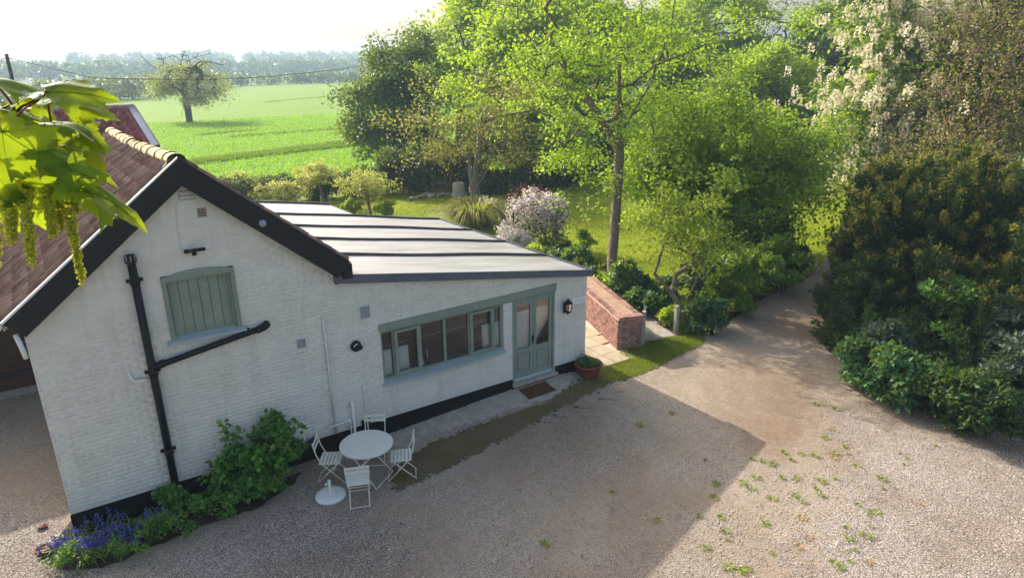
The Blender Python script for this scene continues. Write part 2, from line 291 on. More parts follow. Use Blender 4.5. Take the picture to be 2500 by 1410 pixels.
for (xa, ya, xb, yb, h) in ((XL+.12, .25, XL+.12-.27, 9, 3.75), (XM, .25, XM-.25, 9, 3.4), (XR-.12, .25, XR-.12-.45, 6.75, 2.4), (XL-.2, 9, 6.5, 9.1, 3.0), (6.6, 9, 6.7, 6.9, 2.7), (6.7, 6.75, XR-.5, 6.85, 2.4)):
    d = np.array([xb-xa, yb-ya]); n = np.array([-d[1], d[0]])/np.linalg.norm(d)*.12
    mb.prism([(xa-n[0], ya-n[1], 0), (xb-n[0], yb-n[1], 0), (xb+n[0], yb+n[1], 0), (xa+n[0], ya+n[1], 0)], (0, 0, h))
mb.prism([(XL, 9.01, 3.0), (4., 9.01, 3.0), (4., 9.01, 3.3), (1.2, 9.01, 5.6), (XL, 9.01, 3.7)], (0, .2, 0))
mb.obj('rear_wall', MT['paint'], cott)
# painted bricks: joints recessed, faces slightly uneven
ub = MB(); b_ = .006
ub.add([(-.5, 0, -.5), (.5, 0, -.5), (.5, 0, .5), (-.5, 0, .5), (-.485, -1, -.44), (.485, -1, -.44), (.485, -1, .44), (-.485, -1, .44)], [(0, 1, 5, 4), (1, 2, 6, 5), (2, 3, 7, 6), (3, 0, 4, 7), (4, 5, 6, 7)])
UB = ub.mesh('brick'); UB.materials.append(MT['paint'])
bricks = []; ch, bl = .0745, .226
for k in range(5, 76):
    z0 = k*ch+.01; zc = z0+ch/2
    if k*ch < .38: continue
    iv = [(XL, XR)]; ivs = []
    xa, xb = XL, XR
    while xa < XR and zwall(xa+.01) < zc+.05: xa += .02
    segs = []; x = xa; on = False
    X_ = np.arange(xa, XR+.001, .01); ok = np.array([zwall(q) > zc+.05 and not any(o[0]-.005 < q < o[1]+.005 and o[2]-.03 < zc < o[3]+.03 for o in OPEN) for q in X_])
    i = 0
    while i < len(X_):
        if ok[i]:
            j = i
            while j+1 < len(X_) and ok[j+1]: j += 1
            segs.append((X_[i], X_[j])); i = j
        i += 1
    for s0, s1 in segs:
        x = XL-.3+(bl/2 if k % 2 else 0)
        while x < s1:
            L = bl if (k % 6) else bl/2
            p, q = max(x+.004, s0), min(x+L-.004, s1)
            if q-p > .03: bricks.append(((p+q)/2, zc+rng.normal(0, .0012), q-p, ch-.008, .0026+abs(rng.normal(0, .001))))
            x += L
bricks.sort(key=lambda b: (b[0]-0)**2+11.7**2+(b[1]-7.38)**2)
for (x, z, l, h, d) in bricks[:300]:
    o = link('brick', UB, None, wall, (x, 0, z)); o.scale = (l, d, h)
BV = np.array([v.co[:] for v in UB.vertices]); BF = np.array([list(p.vertices) for p in UB.polygons])
rest = bricks[300:]; V = np.concatenate([BV*np.array([l, d, h])+np.array([x, 0, z]) for (x, z, l, h, d) in rest]); Fc = np.concatenate([BF+8*i for i in range(len(rest))])
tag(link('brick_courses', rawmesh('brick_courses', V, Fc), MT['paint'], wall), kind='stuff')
# black plinth
mb = MB()
for a, b in ((XL-.015, dr0-.02), (dr1+.02, XR+.015)): mb.box(a, b, -.035, -.001, 0, .40)
mb.box(4.02, 4.22, -.03, -.001, .401, .52)
mb.obj('plinth', MT['plinth'], cott, bevel=.006)
# roof: boarded slopes, tiles, ridge, barge boards
YF = 9.3
def ridge(Y): return np.array([AP[0]+SK*Y, Y, AP[2]-.03-.030*Y-.05*math.sin(min(max(Y, 0)/9., 1)*math.pi)])
def eaveL(Y): return np.array([LL[0]-.02+SK*Y, Y, LL[2]-.02])
def eaveR(Y): return np.array([RL[0]+.02+SK*Y, Y, RL[2]-.02])
gr = link('roof', (lambda m_: m_)(MB().prism([ridge(YB+.05)-[0, 0, .06], eaveL(YB+.05)-[0, 0, .06], eaveL(YB+.05)-[0, 0, .12], ridge(YB+.05)-[0, 0, .14], eaveR(YB+.05)-[0, 0, .12], eaveR(YB+.05)-[0, 0, .06]], ridge(YF)-ridge(YB+.05)).mesh('roof')), MT['wood'], cott)
tw, nrow = .212, 11
prof = [(0, .004), (.14, -.014), (.3, -.02), (.46, -.008), (.58, .03), (.72, .066), (.86, .062), (1.0, .008)]
def tilemesh(name, w, L, hs=1.):
    top0 = [(0, t*w, h*hs+.012) for t, h in prof]; top1 = [(L, t*w, h*hs+.030) for t, h in prof]; bot = [(L, t*w, h*hs+.030-.017) for t, h in prof]; n = len(prof); v = top0+top1+bot
    f = [(i, i+n, i+1+n, i+1) for i in range(n-1)]+[(i+n, i+2*n, i+1+2*n, i+1+n) for i in range(n-1)]
    me = bpy.data.meshes.new(name); me.from_pydata(v, [], f); me.polygons.foreach_set('use_smooth', [i < n-1 for i in range(len(f))]); me.update(); return me
TL = tilemesh('tile', tw*1.04, .345); TL.materials.append(MT['tile'])
TV = np.array([v.co[:] for v in TL.vertices]); TF = np.array([list(p.vertices) for p in TL.polygons])
def slope_tiles(eave, side):
    out = []; nY = int((YF-YB-.06)/tw)
    for j in range(nY):
        Y = YB+.07+j*tw
        for i in range(nrow):
            s = (i+.0)/nrow; P = ridge(Y)*(1-s)+eave(Y)*s; d = eave(Y)-ridge(Y); L = np.linalg.norm(d); d = d/L
            v = ridge(Y+.5)-ridge(Y); v /= np.linalg.norm(v); n = np.cross(d, v)*side; P = P+n*(.0+rng.normal(0, .003)); R = np.stack([d, v, n], 1)
            a = rng.normal(0, .012); R = R @ np.array([[math.cos(a), -math.sin(a), 0], [math.sin(a), math.cos(a), 0], [0, 0, 1]])
            out.append((P, R))
    return out
lt = slope_tiles(eaveL, -1); lt.sort(key=lambda t: np.linalg.norm(t[0]-CAM))
def put(o, P, R, parent):
    o.matrix_local = Matrix.Translation(Vector(P)-wl(parent)) @ Matrix(R.tolist()).to_4x4()
for P, R in lt[:300]: put(link('tile', TL, None, gr), P, R, gr)
rt = lt[300:]+slope_tiles(eaveR, 1)
V = np.concatenate([TV @ R.T+P for P, R in rt]); Fc = np.concatenate([TF+len(TV)*i for i in range(len(rt))])
tag(link('tile_courses', rawmesh('tile_courses', V, Fc, True), MT['tile'], gr), kind='stuff')
Y = YB+.12; k = 0
while Y < YF-.3:
    L = .42; mb = MB(); n = 9; r0 = .125+rng.normal(0, .006); ring = []
    for yy, rr in ((Y-.02, r0+.006), (Y+L*.5, r0), (Y+L+.03, r0-.002)):
        c = ridge(yy)+[0, 0, -.035+rng.normal(0, .006)]; ring.append([c+np.array([math.cos(a)*rr*1.15, 0, math.sin(a)*rr]) for a in np.linspace(-.35, math.pi+.35, n)])
    v = [p for q in ring for p in q]; f = [(i*n+j, i*n+j+1, (i+1)*n+j+1, (i+1)*n+j) for i in range(2) for j in range(n-1)]; mb.add(v, f)
    mb.obj('ridge_tile', MT['ridge'], gr, smooth=True); Y += L
# mortar bedding, lumpy, under the ridge tiles on the near slope
mb = MB(); n = 40; v = []
for i in range(n):
    Yq = YB+.1+(YF-.4-YB)*i/(n-1); r = ridge(Yq); e = eaveL(Yq); d = (e-r)/np.linalg.norm(e-r); up = np.array([-.63, 0, .77])
    v += [r+d*.06+up*.06, r+d*(.22+rng.normal(0, .02))+up*.045, r+d*(.27+rng.normal(0, .02))+up*.0]
mb.add(v, [(i*3+j, i*3+j+1, (i+1)*3+j+1, (i+1)*3+j) for i in range(n-1) for j in range(2)]); mb.obj('ridge_mortar', MT['ridge'], gr, smooth=True)
BD = .33                                                      # barge boards
for E_, nm in ((LL, 'barge_board'), (RL, 'barge_board')):
    d = (E_-AP); d /= np.linalg.norm(d); n = np.array([-d[2], 0, d[0]]); n = n if n[2] < 0 else -n
    a1 = AP+np.array([0, 0, -BD/abs(n[2])]); b1 = E_+n*BD+np.array([.02*np.sign(n[0]), 0, 0])
    MB().prism([AP, E_, b1, a1], (0, -.035, 0)).obj(nm, MT['black'], cott, bevel=.004)
    if E_ is LL:
        MB().prism([AP+[0, 0, .02], E_+[-.02, 0, .02], E_+[0, 0, -.005], AP+[0, 0, -.005]], (0, .075, 0)).obj('verge_cap', MT['white'], cott, loc=(0, -.045, 0))
    else:
        MB().prism([AP+[0, 0, .02], E_+[.03, 0, .02], E_+[0, 0, -.005], AP+[0, 0, -.005]], (0, .1, 0)).obj('verge_cap', MT['black'], cott, loc=(0, -.05, 0))
MB().box(RL[0]-.12, RL[0]+.06, YB-.03, .1, RL[2]-.3, RL[2]-.02).obj('barge_end', MT['black'], cott, bevel=.006)
for px, py in ((273, 608), (636, 562)):
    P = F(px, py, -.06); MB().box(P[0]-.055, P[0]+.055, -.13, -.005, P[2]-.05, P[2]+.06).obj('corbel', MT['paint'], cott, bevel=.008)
e0, e1 = eaveL(YB), eaveL(YF); g0 = np.array([-.07, 0, -.02])
gm = MB(); n = 8; ringp = [[e+g0+np.array([.062*math.cos(a), 0, .062*math.sin(a)]) for a in np.linspace(math.pi, 2*math.pi, n)] for e in (e0, e1)]
gm.add(ringp[0]+ringp[1], [(j, j+1, n+j+1, n+j) for j in range(n-1)]); gt = gm.obj('gutter', MT['white'], cott, smooth=True)
so_ = gt.modifiers.new('thick', 'SOLIDIFY'); so_.thickness = .012
for Yb in (.8, 2., 3.2): q = eaveL(Yb)+g0; MB().box(q[0]-.08, q[0]+.06, Yb-.03, Yb+.03, q[2]-.08, q[2]+.012).obj('gutter_bracket', MT['white'], cott)
c0 = F(52, 830, -.02); MB().tube([c0+[-.05, 0, .1], c0+[-.02, 0, -.1], c0+[.0, .02, -.3]], .035, 8).obj('downpipe', MT['white'], cott, smooth=True)
MB().box(XL-.06, XL-.012, -.01, .1, 3.2, 3.45).obj('corner_box', mat('blue_plastic', [(40, 44, 110), (52, 56, 130)], 5, .5), cott, bevel=.008)
# extension roof
ROX = lambda Y: 9.88-.062*Y
def zr(X, Y): return zroof(X+.062*Y)
er = MB(); Y0, Y1, Y2 = -.09, 6.9, 9.2
def rq(ya, yb, xa, xbA, xbB):
    nX = 10
    for i in range(nX):
        t0, t1 = i/nX, (i+1)/nX; p = []
        for (t, y, xb) in ((t0, ya, xbA), (t1, ya, xbA), (t1, yb, xbB), (t0, yb, xbB)):
            X = xa+(xb-xa)*t; p.append(np.array([X, y, zr(X, y)+.012*math.sin(X*1.7+y*.4)]))
        er.prism(p[::-1], (0, 0, -.09))
rq(Y0, Y1, 3.86, ROX(Y0), ROX(Y1)); rq(Y1+.002, Y2, 3.7, 6.85, 6.7)
ext = er.obj('extension_roof', MT['roof'], cott)
seamY = [1.62, 3.36, 5.05, 6.84]
for Ys in seamY+[8.95]:
    xb = ROX(Ys)+.01 if Ys < 7 else 6.72; pts = [np.array([x, Ys+.006*math.sin(x*1.3+Ys), zr(x, Ys)+.012*math.sin(x*1.7+Ys*.4)+.03]) for x in np.linspace(3.9, xb, 14)]
    sm = MB()
    for a, b in zip(pts[:-1], pts[1:]): sm.bar(a, b+(b-a)*.01, .045, .055)
    sm.obj('seam', MT['seam'], ext)
fm = MB(); fm.prism([(3.80, 0, zr(3.8, 0)+.03), (ROX(0)+.02, 0, zr(ROX(0), 0)+.035), (ROX(0)+.02, 0, zr(ROX(0), 0)-.125), (3.80, 0, zr(3.8, 0)-.15)], (0, .03, 0)); fm.obj('fascia', MT['greymetal'], ext, bevel=.005, loc=(0, -.125, 0))
fm = MB(); fm.prism([(ROX(-.1)+.0, -.1, 2.675), (ROX(Y1), Y1, 2.675), (ROX(Y1), Y1, 2.53), (ROX(-.1), -.1, 2.53)], (.025, 0, 0)); fm.obj('fascia', MT['greymetal'], ext)
MB().box(3.74, 3.80, -.12, -.0, zr(3.8, 0)-.16, zr(3.8, 0)+.16).obj('flashing', MT['greymetal'], ext)
P = G(1443, 676, 2.45); MB().tube([(9.93, .0, 2.5), (9.97, .12, 2.47), (9.97, .5, 2.47)], .04, 8).obj('gutter', MT['black'], ext, smooth=True)
# boarded window in the gable
bw = link('boarded_window', MB().box(sh0+.05, sh1-.05, .10, .13, 3.02, 4.1).mesh('backing'), MT['sage'], cott); bw.name = 'boarded_window'
mb = MB(); nb = 6; bx = np.linspace(sh0+.085, sh1-.105, nb+1)
for i in range(nb): MB().box(bx[i]+.004, bx[i+1]-.004, .06, .098, 3.05, 4.02).obj('board', MT['sage'], bw, bevel=.004)
MB().box(sh0, sh0+.075, -.022, .12, 2.98, 4.10).obj('jamb', MT['sage'], bw, bevel=.005)
MB().box(sh1-.075, sh1, -.022, .12, 2.98, 4.10).obj('jamb', MT['sage'], bw, bevel=.005)
MB().box(sh1-.115, sh1-.076, .02, .12, 2.98, 4.05).obj('bead', MT['sage'], bw, bevel=.004)
ar = [(x, -.03, 4.085+.085*(1-((x-(sh0+sh1)/2)/((sh1-sh0)/2))**2)) for x in np.linspace(sh0-.005, sh1+.005, 12)]
MB().prism([(sh1-.076, -.03, 4.02), (sh0+.076, -.03, 4.02), (sh0-.005, -.03, 4.06)]+ar+[(sh1+.005, -.03, 4.06)], (0, .14, 0)).obj('head', MT['sage'], bw)
sl = MB(); sl.prism([(sh0-.06, .1, 3.06), (sh0-.06, -.10, 3.0), (sh0-.06, -.10, 2.95), (sh0-.06, .1, 2.95)], (sh1-sh0+.12, 0, 0)); sl.obj('sill', MT['sill'], bw, bevel=.006)
# long lintel over window and door
lt_ = MB().prism([(wn0-.03, 0, 2.31), (dr1+.02, 0, 2.32), (dr1+.02, 0, 2.50), (wn0-.03, 0, 2.465)], (0, .2, 0)).obj('lintel', MT['sage'], cott, bevel=.005, loc=(0, -.03, 0))
# window
win = link('window', MB().box(wn0, wn1, .06, .16, 2.24, 2.31).box(wn0, wn1, .06, .16, 1.20, 1.27).box(wn0, wn0+.05, .06, .16, 1.271, 2.239).box(wn1-.05, wn1, .06, .16, 1.271, 2.239).mesh('window'), MT['sage'], cott)
mul = [4.86, 5.45, 6.02, 6.62, 7.23]
for x in mul: MB().box(x-.03, x+.03, .062, .158, 1.272, 2.238).obj('mullion', MT['sage'], win, bevel=.004)
cells = [(wn0+.05, mul[0]-.03)]+[(a+.03, b-.03) for a, b in zip(mul[:-1], mul[1:])]+[(mul[-1]+.03, wn1-.05)]
for i, (a, b) in enumerate(cells):
    pa = MB().box(a, b, .105, .111, 1.271, 2.239).obj('pane', MT['glass'], win)
    if i in (1, 4):
        c = MB(); w = .055
        c.box(a-.025, a+w-.01, .02, .10, 1.262, 2.248).box(b-w+.01, b+.025, .02, .10, 1.262, 2.248).box(a+w-.01, b-w+.01, .022, .098, 2.19, 2.247).box(a+w-.01, b-w+.01, .022, .098, 1.263, 1.325)
        c.obj('casement', MT['sage'], win, bevel=.004)
sl = MB(); nS = 14; v = []
for i in range(nS+1):
    x = wn0-.03+(wn1-wn0+.06)*i/nS; y = -.05-.07*math.sin(math.pi*i/nS); v += [(x, .06, 1.215), (x, y, 1.185), (x, y, 1.13), (x, .06, 1.13)]
sl.add(v, [(i*4+j, i*4+j+1, (i+1)*4+j+1, (i+1)*4+j) for i in range(nS) for j in range(4-1)]+[(0, 1, 2, 3), tuple(nS*4+j for j in (3, 2, 1, 0))]); sl.obj('sill', MT['sill'], win)
MB().box(wn0, wn1, .165, .5, 1.16, 1.20).obj('window_board', MT['vent'], win)
MB().tube([(wn0+.08, .3, 1.86), (5.35, .3, 1.86)], .011, 8).tube([(5.5, .3, 1.86), (7.4, .3, 1.86)], .011, 8).obj('curtain_rod', MT['wood'], win)
def curtain(x0, x1, z0, z1, y, label, folds=5):
    n = 30; v = []
    for i in range(n+1):
        t = i/n; x = x0+(x1-x0)*t; w = math.sin(t*folds*2*math.pi)
        v += [(x, y+.02*w, z1-(.018 if i % 6 else 0)), (x, y+.028*w, (z0+z1)/2), (x, y+.03*w, z0)]
    o = MB().add(v, [(i*3+j, i*3+j+1, (i+1)*3+j+1, (i+1)*3+j) for i in range(n) for j in range(2)]).obj('curtain', MT['curtain'], smooth=True); s = o.modifiers.new('t', 'SOLIDIFY'); s.thickness = .004
    return tag(o, label, 'curtain', 'short white curtains in the long window')
curtain(4.64, 4.86, 1.22, 1.85, .135, 'white half curtain in the narrow light at the wall-lamp end of the window')
curtain(4.98, 5.2, 1.22, 1.85, .135, 'white half curtain gathered in the first hinged casement')
curtain(6.98, 7.22, 1.22, 1.87, .135, 'white half curtain gathered in the hinged casement nearest the door')
curtain(7.27, 7.42, 1.22, 1.87, .135, 'white half curtain in the narrow window light beside the door')
cs = thing('candlestick', (5.72, .33, 1.2), 'small dark candlestick on the ledge inside the long window', 'candlestick')
MB().lathe([(.0, 0), (.05, 0), (.05, .012), (.012, .03), (.010, .12), (.03, .13), (.03, .145), (0, .145)], (5.72, .33, 1.2), 14).obj('stand', MT['pipe'], cs, smooth=True)
MB().tube([(5.72, .33, 1.34), (5.72, .33, 1.52)], .011, 8).obj('candle', MT['curtain'], cs)
fg = thing('china_figure', (5.58, .3, 1.2), 'little white china animal on the ledge inside the window', 'figurine')
MB().lathe([(0, 0), (.04, 0), (.05, .04), (.035, .08), (.02, .1), (.028, .12), (.022, .145), (0, .155)], (5.58, .3, 1.2), 12).obj('body', MT['white'], fg, smooth=True)
MB().lathe([(.008, 0), (.006, .02), (0, .04)], (5.565, .3, 1.34), 6).lathe([(.008, 0), (.006, .02), (0, .04)], (5.595, .3, 1.34), 6).obj('ears', MT['white'], fg)
# room behind
rm = MB(); rm.box(3.95, 9.5, .25, 6.6, .2, .27); rm.obj('room_floor', MT['floor'], cott)
MB().box(3.95, 9.4, 3.4, 3.5, .27, 2.55).box(3.93, 4.0, .25, 3.4, .27, 2.6).obj('room_wall', MT['inside'], cott)
# double door
dz0 = .30
door = link('door', MB().box(dr0, dr0+.055, .0, .14, .28, 2.30).box(dr1-.055, dr1, .0, .14, .28, 2.30).box(dr0+.055, dr1-.055, .0, .14, 2.24, 2.30).mesh('door'), MT['sage'], cott)
xm = (dr0+dr1)/2
for i, (a, b) in enumerate(((dr0+.058, xm-.003), (xm+.003, dr1-.058))):
    l = MB(); y0, y1 = .03, .075; s = .085
    l.box(a, a+s, y0, y1, dz0, 2.235).box(b-s, b, y0, y1, dz0, 2.235).box(a+s, b-s, y0, y1, 2.14, 2.235).box(a+s, b-s, y0, y1, .96, 1.08).box(a+s, b-s, y0, y1, dz0, .50)
    lf = l.obj('leaf', MT['sage'], door, bevel=.004)
    MB().box(a+s, b-s, .05, .065, .50, .96).obj('panel', MT['sage'], lf); MB().box(a+s+.03, b-s-.03, .032, .0495, .53, .93).obj('raised_panel', MT['sage'], lf, bevel=.012)
    MB().box(a+s-.005, b-s+.005, .05, .056, 1.08, 2.14).obj('pane', MT['glass'], lf)
    MB().prism([(a, .03, .36), (a, -.02, .325), (a, -.02, .305), (a, .03, .305)], (b-a, 0, 0)).obj('weather_bar', MT['sill'], lf)
hd = MB().box(xm-.035, xm-.01, -.0, .03, 1.16, 1.36).tube([(xm-.022, .01, 1.3), (xm-.022, -.035, 1.3), (xm-.1, -.035, 1.3)], .01, 6).obj('handle', MT['black'], door)
MB().prism([(dr0-.03, .02, .285), (dr0-.03, -.11, .27), (dr0-.03, -.11, .215), (dr0-.03, .02, .215)], (dr1-dr0+.08, 0, 0)).obj('threshold', MT['conc'], door, bevel=.008)
MB().box(dr0-.02, dr1+.02, -.06, .02, 0, .2).obj('step_riser', MT['plinth'], door)
for a, b, t in ((dr0+.13, xm-.08, 'pleated white curtain behind the glass of the door leaf nearest the window'), (xm+.08, dr1-.13, 'pleated white curtain behind the glass of the door leaf nearest the lantern')):
    n = 64; v = []
    for i in range(n+1):
        x = a-.02+(b-a+.04)*i/n; w = math.sin(i*1.2); v += [(x, .088+.006*w, 1.98), (x, .088+.008*w, 1.05)]
    o = MB().add(v, [(i*2, i*2+1, i*2+3, i*2+2) for i in range(n)]).obj('curtain', MT['curtain'], smooth=True); tag(o, t, 'curtain', 'pleated curtains on the double door')
# ---------------------------------------------------------------- fittings on the front wall
YW = -.012
def onwall(px, py): return F(px, py, YW)
v1 = thing('louvre_vent', (1.5, 0, 5.38), 'small painted louvre vent high under the gable peak', 'vent')
MB().box(1.40, 1.63, -.018, -.001, 5.30, 5.45).obj('backing', MT['vent'], v1)
for i in range(2):
    for j in range(6): MB().box(1.415+j*.035, 1.44+j*.035, -.03, -.0185, 5.315+i*.07, 5.365+i*.07).obj('brick_slot', MT['paint'], v1)
t = thing('air_brick', (1.7, 0, 5.07), 'square bare clay air brick set in the gable wall', 'air brick'); MB().box(1.63, 1.77, -.02, -.001, 5.0, 5.15).obj('block', MT['terr'], t, bevel=.004)
for i in range(3):
    for j in range(3): MB().box(1.655+j*.035, 1.675+j*.035, -.024, -.0201, 5.025+i*.04, 5.045+i*.04).obj('hole', MT['soil'], t)
cb = [onwall(*p) for p in ((450, 482), (434, 486), (430, 505), (432, 540), (437, 580), (441, 605), (452, 612))]
tag(MB().tube(cb, .010, 6).obj('cable', MT['paint']), 'thin painted cable running down from the louvre vent to the floodlight', 'cable')
fl_ = thing('floodlight', (1.46, 0, 4.47), 'black security floodlight with sensor above the boarded window', 'floodlight'); P = onwall(468, 611)
MB().box(P[0]-.12, P[0]-.04, -.1, -.012, P[2]-.02, P[2]+.03).obj('bracket', MT['black'], fl_, bevel=.006)
MB().box(P[0]-.02, P[0]+.19, -.16, -.10, P[2]-.0, P[2]+.05, ).obj('lamp_head', MT['black'], fl_, bevel=.008)
MB().lathe([(0, -.05), (.035, -.045), (.04, -.01), (.02, .01)], (P[0]+.02, -.09, P[2]-.02), 12).obj('sensor', MT['black'], fl_, smooth=True)
MB().tube([(P[0]-.06, -.06, P[2]), (P[0]+.03, -.12, P[2]+.02)], .02, 8).obj('arm', MT['black'], fl_)
gl = thing('alarm_globe', tuple(onwall(640, 547)), 'round grey globe fixed on the black barge board', 'globe light'); P = F(641, 545, YB-.05)
MB().lathe([(0.0, -.06), (.04, -.05), (.062, -.02), (.062, .015), (.045, .045), (0, .06)], P, 18).obj('globe', MT['vent'], gl, smooth=True)
MB().tube([P+[0, .0, -.02], P+[0, .09, -.03]], .03, 10).obj('mount', MT['vent'], gl)
# soil pipe with its branch
sp = thing('soil_pipe', tuple(onwall(432, 1195)*[1, 1, 0]), 'tall black cast iron soil pipe standing against the gable wall', 'pipe')
yp = -.09; a, b = F(321, 640, yp), F(432, 1205, yp); pr = .062; xb_ = (a[0]+b[0])/2
MB().tube([(xb_, yp, a[2]), (xb_, yp, .12)], pr, 14).obj('stack', MT['pipe'], sp, smooth=True)
MB().lathe([(.062, 0), (.085, .02), (.085, .07), (.07, .14), (.0, .15)], (xb_, yp, a[2]-.02), 14).obj('cowl', MT['pipe'], sp, smooth=True)
for j in range(8): an = j*math.pi/4; MB().box(-.006, .006, -.004, .004, .06, .145, None).obj('cowl_slot', MT['vent'], sp, loc=(xb_+.083*math.cos(an), yp+.083*math.sin(an), a[2]-.03))
for py in (686, 908, 1100):
    q = F(321+(py-640)*.197, py, yp); MB().tube([(xb_, yp, q[2]-.05), (xb_, yp, q[2]+.05)], .078, 14).obj('collar', MT['pipe'], sp, smooth=True)
    MB().box(xb_-.12, xb_+.12, -.05, -.012, q[2]-.025, q[2]+.025).obj('bracket', MT['pipe'], sp)
bp = [F(384, 893, yp), F(520, 843, yp), F(640, 800, yp)]; bp = [(xb_, yp, bp[0][2]-.02)]+[tuple(p) for p in bp]
MB().tube(bp, .052, 12).obj('branch', MT['pipe'], sp, smooth=True)
e_ = np.array(bp[-1]); MB().tube([e_-[.05, 0, .012], e_+[.04, .0, .015], e_+[.09, .03, .03], e_+[.09, .09, .03]], .066, 12).obj('elbow', MT['pipe'], sp, smooth=True)
MB().tube([e_-[.1, 0, .025], e_+[.0, 0, .0]], .062, 12).obj('joint', MT['pipe'], sp, smooth=True)
MB().tube([np.array(bp[1])-[.04, 0, .01], np.array(bp[1])+[.12, 0, .03]], .064, 12).obj('joint', MT['pipe'], sp, smooth=True)
MB().tube([F(604, 806, -.05), F(604, 800, -.02)], .03, 8).obj('clip', MT['pipe'], sp)
tag(MB().tube([F(313, 908, -.01), F(320, 922, -.04), F(327, 930, -.05), F(345, 928, -.05), F(368, 925, -.06)], .024, 8).obj('overflow_pipe', MT['white'], smooth=True), 'short white overflow pipe joining the black soil pipe', 'pipe')
def vent(px0, py0, px1, py1, label, slats):
    a, b = onwall(px0, py0), onwall(px1, py1); o = thing('wall_vent', ((a[0]+b[0])/2, 0, b[2]), label, 'vent'); x0, x1, z0, z1 = a[0], b[0], b[2], a[2]
    MB().box(x0, x1, -.012, -.0105+.01, z0, z1).obj('plate', MT['vent'], o, bevel=.004)
    MB().box(x0, x1, -.028, -.0125, z0, z0+.018).box(x0, x1, -.028, -.0125, z1-.018, z1).box(x0, x0+.018, -.028, -.0125, z0+.018, z1-.018).box(x1-.018, x1, -.028, -.0125, z0+.018, z1-.018).obj('frame', MT['vent'], o)
    for i in range(slats):
        z = z0+.03+(z1-z0-.06)*i/(slats-1); MB().prism([(x0+.02, -.014, z+.008), (x0+.02, -.026, z-.006), (x0+.02, -.023, z-.009), (x0+.02, -.014, z)], (x1-x0-.04, 0, 0)).obj('slat', MT['vent'], o)
vent(724, 830, 747, 845, 'small square grey vent below the end of the black branch pipe', 4)
vent(879, 750, 903, 773, 'larger square grey louvre vent beneath the extension fascia', 6)
wlmp = thing('wall_lamp', tuple(onwall(868, 843)), 'round black porthole wall lamp beside the long window', 'wall lamp'); P = onwall(868, 843); RX = np.array([[1, 0, 0], [0, 0, -1], [0, 1, 0]])
MB().lathe([(.0, 0), (.105, 0), (.11, .03), (.10, .07), (.07, .085), (.0, .09)], P, 24, RX).obj('body', MT['black'], wlmp, smooth=True)
cr = [P+np.array([.06*math.cos(t), -.088, .06*math.sin(t)]) for t in np.linspace(1.3, 3.0, 8)]; MB().tube(cr, .009, 6).obj('lens', MT['white'], wlmp)
MB().lathe([(0, 0), (.05, 0), (.045, .06), (0, .065)], P+np.array([.07, -.03, -.03]), 14, RX).obj('hood', MT['black'], wlmp, smooth=True)
pp = lambda L, Y=-.035: [F(x, y, Y) for x, y in L]
c_ = thing('conduit', (3.47, 0, .4), 'painted conduit standing upright on the wall between the small vent and the table', 'conduit'); MB().tube([(3.46, -.03, 2.9), (3.49, -.03, .42)], .024, 8).obj('pipe', MT['paint'], c_, smooth=True)
for z in (2.2, 1.4, .7): MB().box(3.44, 3.52, -.04, -.006, z-.015, z+.015).obj('clip', MT['paint'], c_)
c_ = thing('gas_pipe', (4.14, 0, .1), 'thin painted pipe rising from behind the table to below the window corner', 'pipe'); MB().tube([(4.13, -.004, 1.24), (4.13, -.04, 1.22), (4.14, -.04, .42), (4.14, -.05, .1)], .015, 8).obj('pipe', MT['paint'], c_, smooth=True); MB().box(4.10, 4.18, -.05, -.006, 1.2, 1.28).obj('union', MT['white'], c_, bevel=.006)
c_ = thing('vent_pipe', (3.86, 0, .1), 'stout white pipe with an elbow foot behind the garden table', 'pipe'); MB().tube([(3.85, -.004, .98), (3.85, -.07, .97), (3.85, -.07, .35), (3.88, -.10, .2), (3.98, -.16, .14)], .028, 10).obj('pipe', MT['white'], c_, smooth=True); MB().tube([(3.85, -.03, .97), (3.85, -.1, .97)], .038, 10).obj('cap', MT['white'], c_)
c_ = thing('water_pipe', (3.5, 0, .3), 'slim white pipe crossing the conduit and dropping at the wall foot', 'pipe'); MB().tube([(3.3, -.07, .60), (3.74, -.07, .64), (3.77, -.07, .60), (3.79, -.07, .05)], .017, 8).obj('pipe', MT['white'], c_, smooth=True); MB().tube([(3.72, -.07, .64), (3.79, -.07, .63)], .028, 8).obj('elbow', MT['white'], c_)
tag(MB().tube([F(640, 1150, -.2), F(700, 1122, -.15), F(745, 1090, -.11), F(772, 1072, -.09)], .07, 12).obj('drain_pipe', MT['pipe'], smooth=True), 'fat black drain pipe low on the wall between the shrub and the chairs', 'pipe')
# carriage lantern
ln = thing('wall_lantern', (9.15, 0, 1.75), 'black carriage lantern on the wall beside the double door', 'lantern'); c = np.array([9.16, -.14, 1.92]); bm_ = MT['black']
MB().lathe([(0, .20), (.02, .17), (.03, .16), (.075, .10), (.115, .085), (.115, .07), (.0, .07)], c, 6).obj('cap', bm_, ln)
for j in range(6): an = j*math.pi/3; MB().tube([c+[.10*math.cos(an), .10*math.sin(an), .08], c+[.075*math.cos(an), .075*math.sin(an), -.12]], .008, 5).obj('bar', bm_, ln)
MB().lathe([(.092, .07), (.07, -.115)], c, 6).obj('glass', MT['glass'], ln)
MB().lathe([(.08, -.115), (.085, -.13), (.05, -.16), (.015, -.18), (.012, -.21), (0, -.215)], c, 6).obj('base', bm_, ln)
MB().lathe([(0, -.1), (.03, -.1), (.035, .0), (.02, .04), (0, .05)], c, 12).obj('bulb', mat('lamp_amber', [(214, 176, 128), (226, 190, 150)], 4, .4), ln, smooth=True)
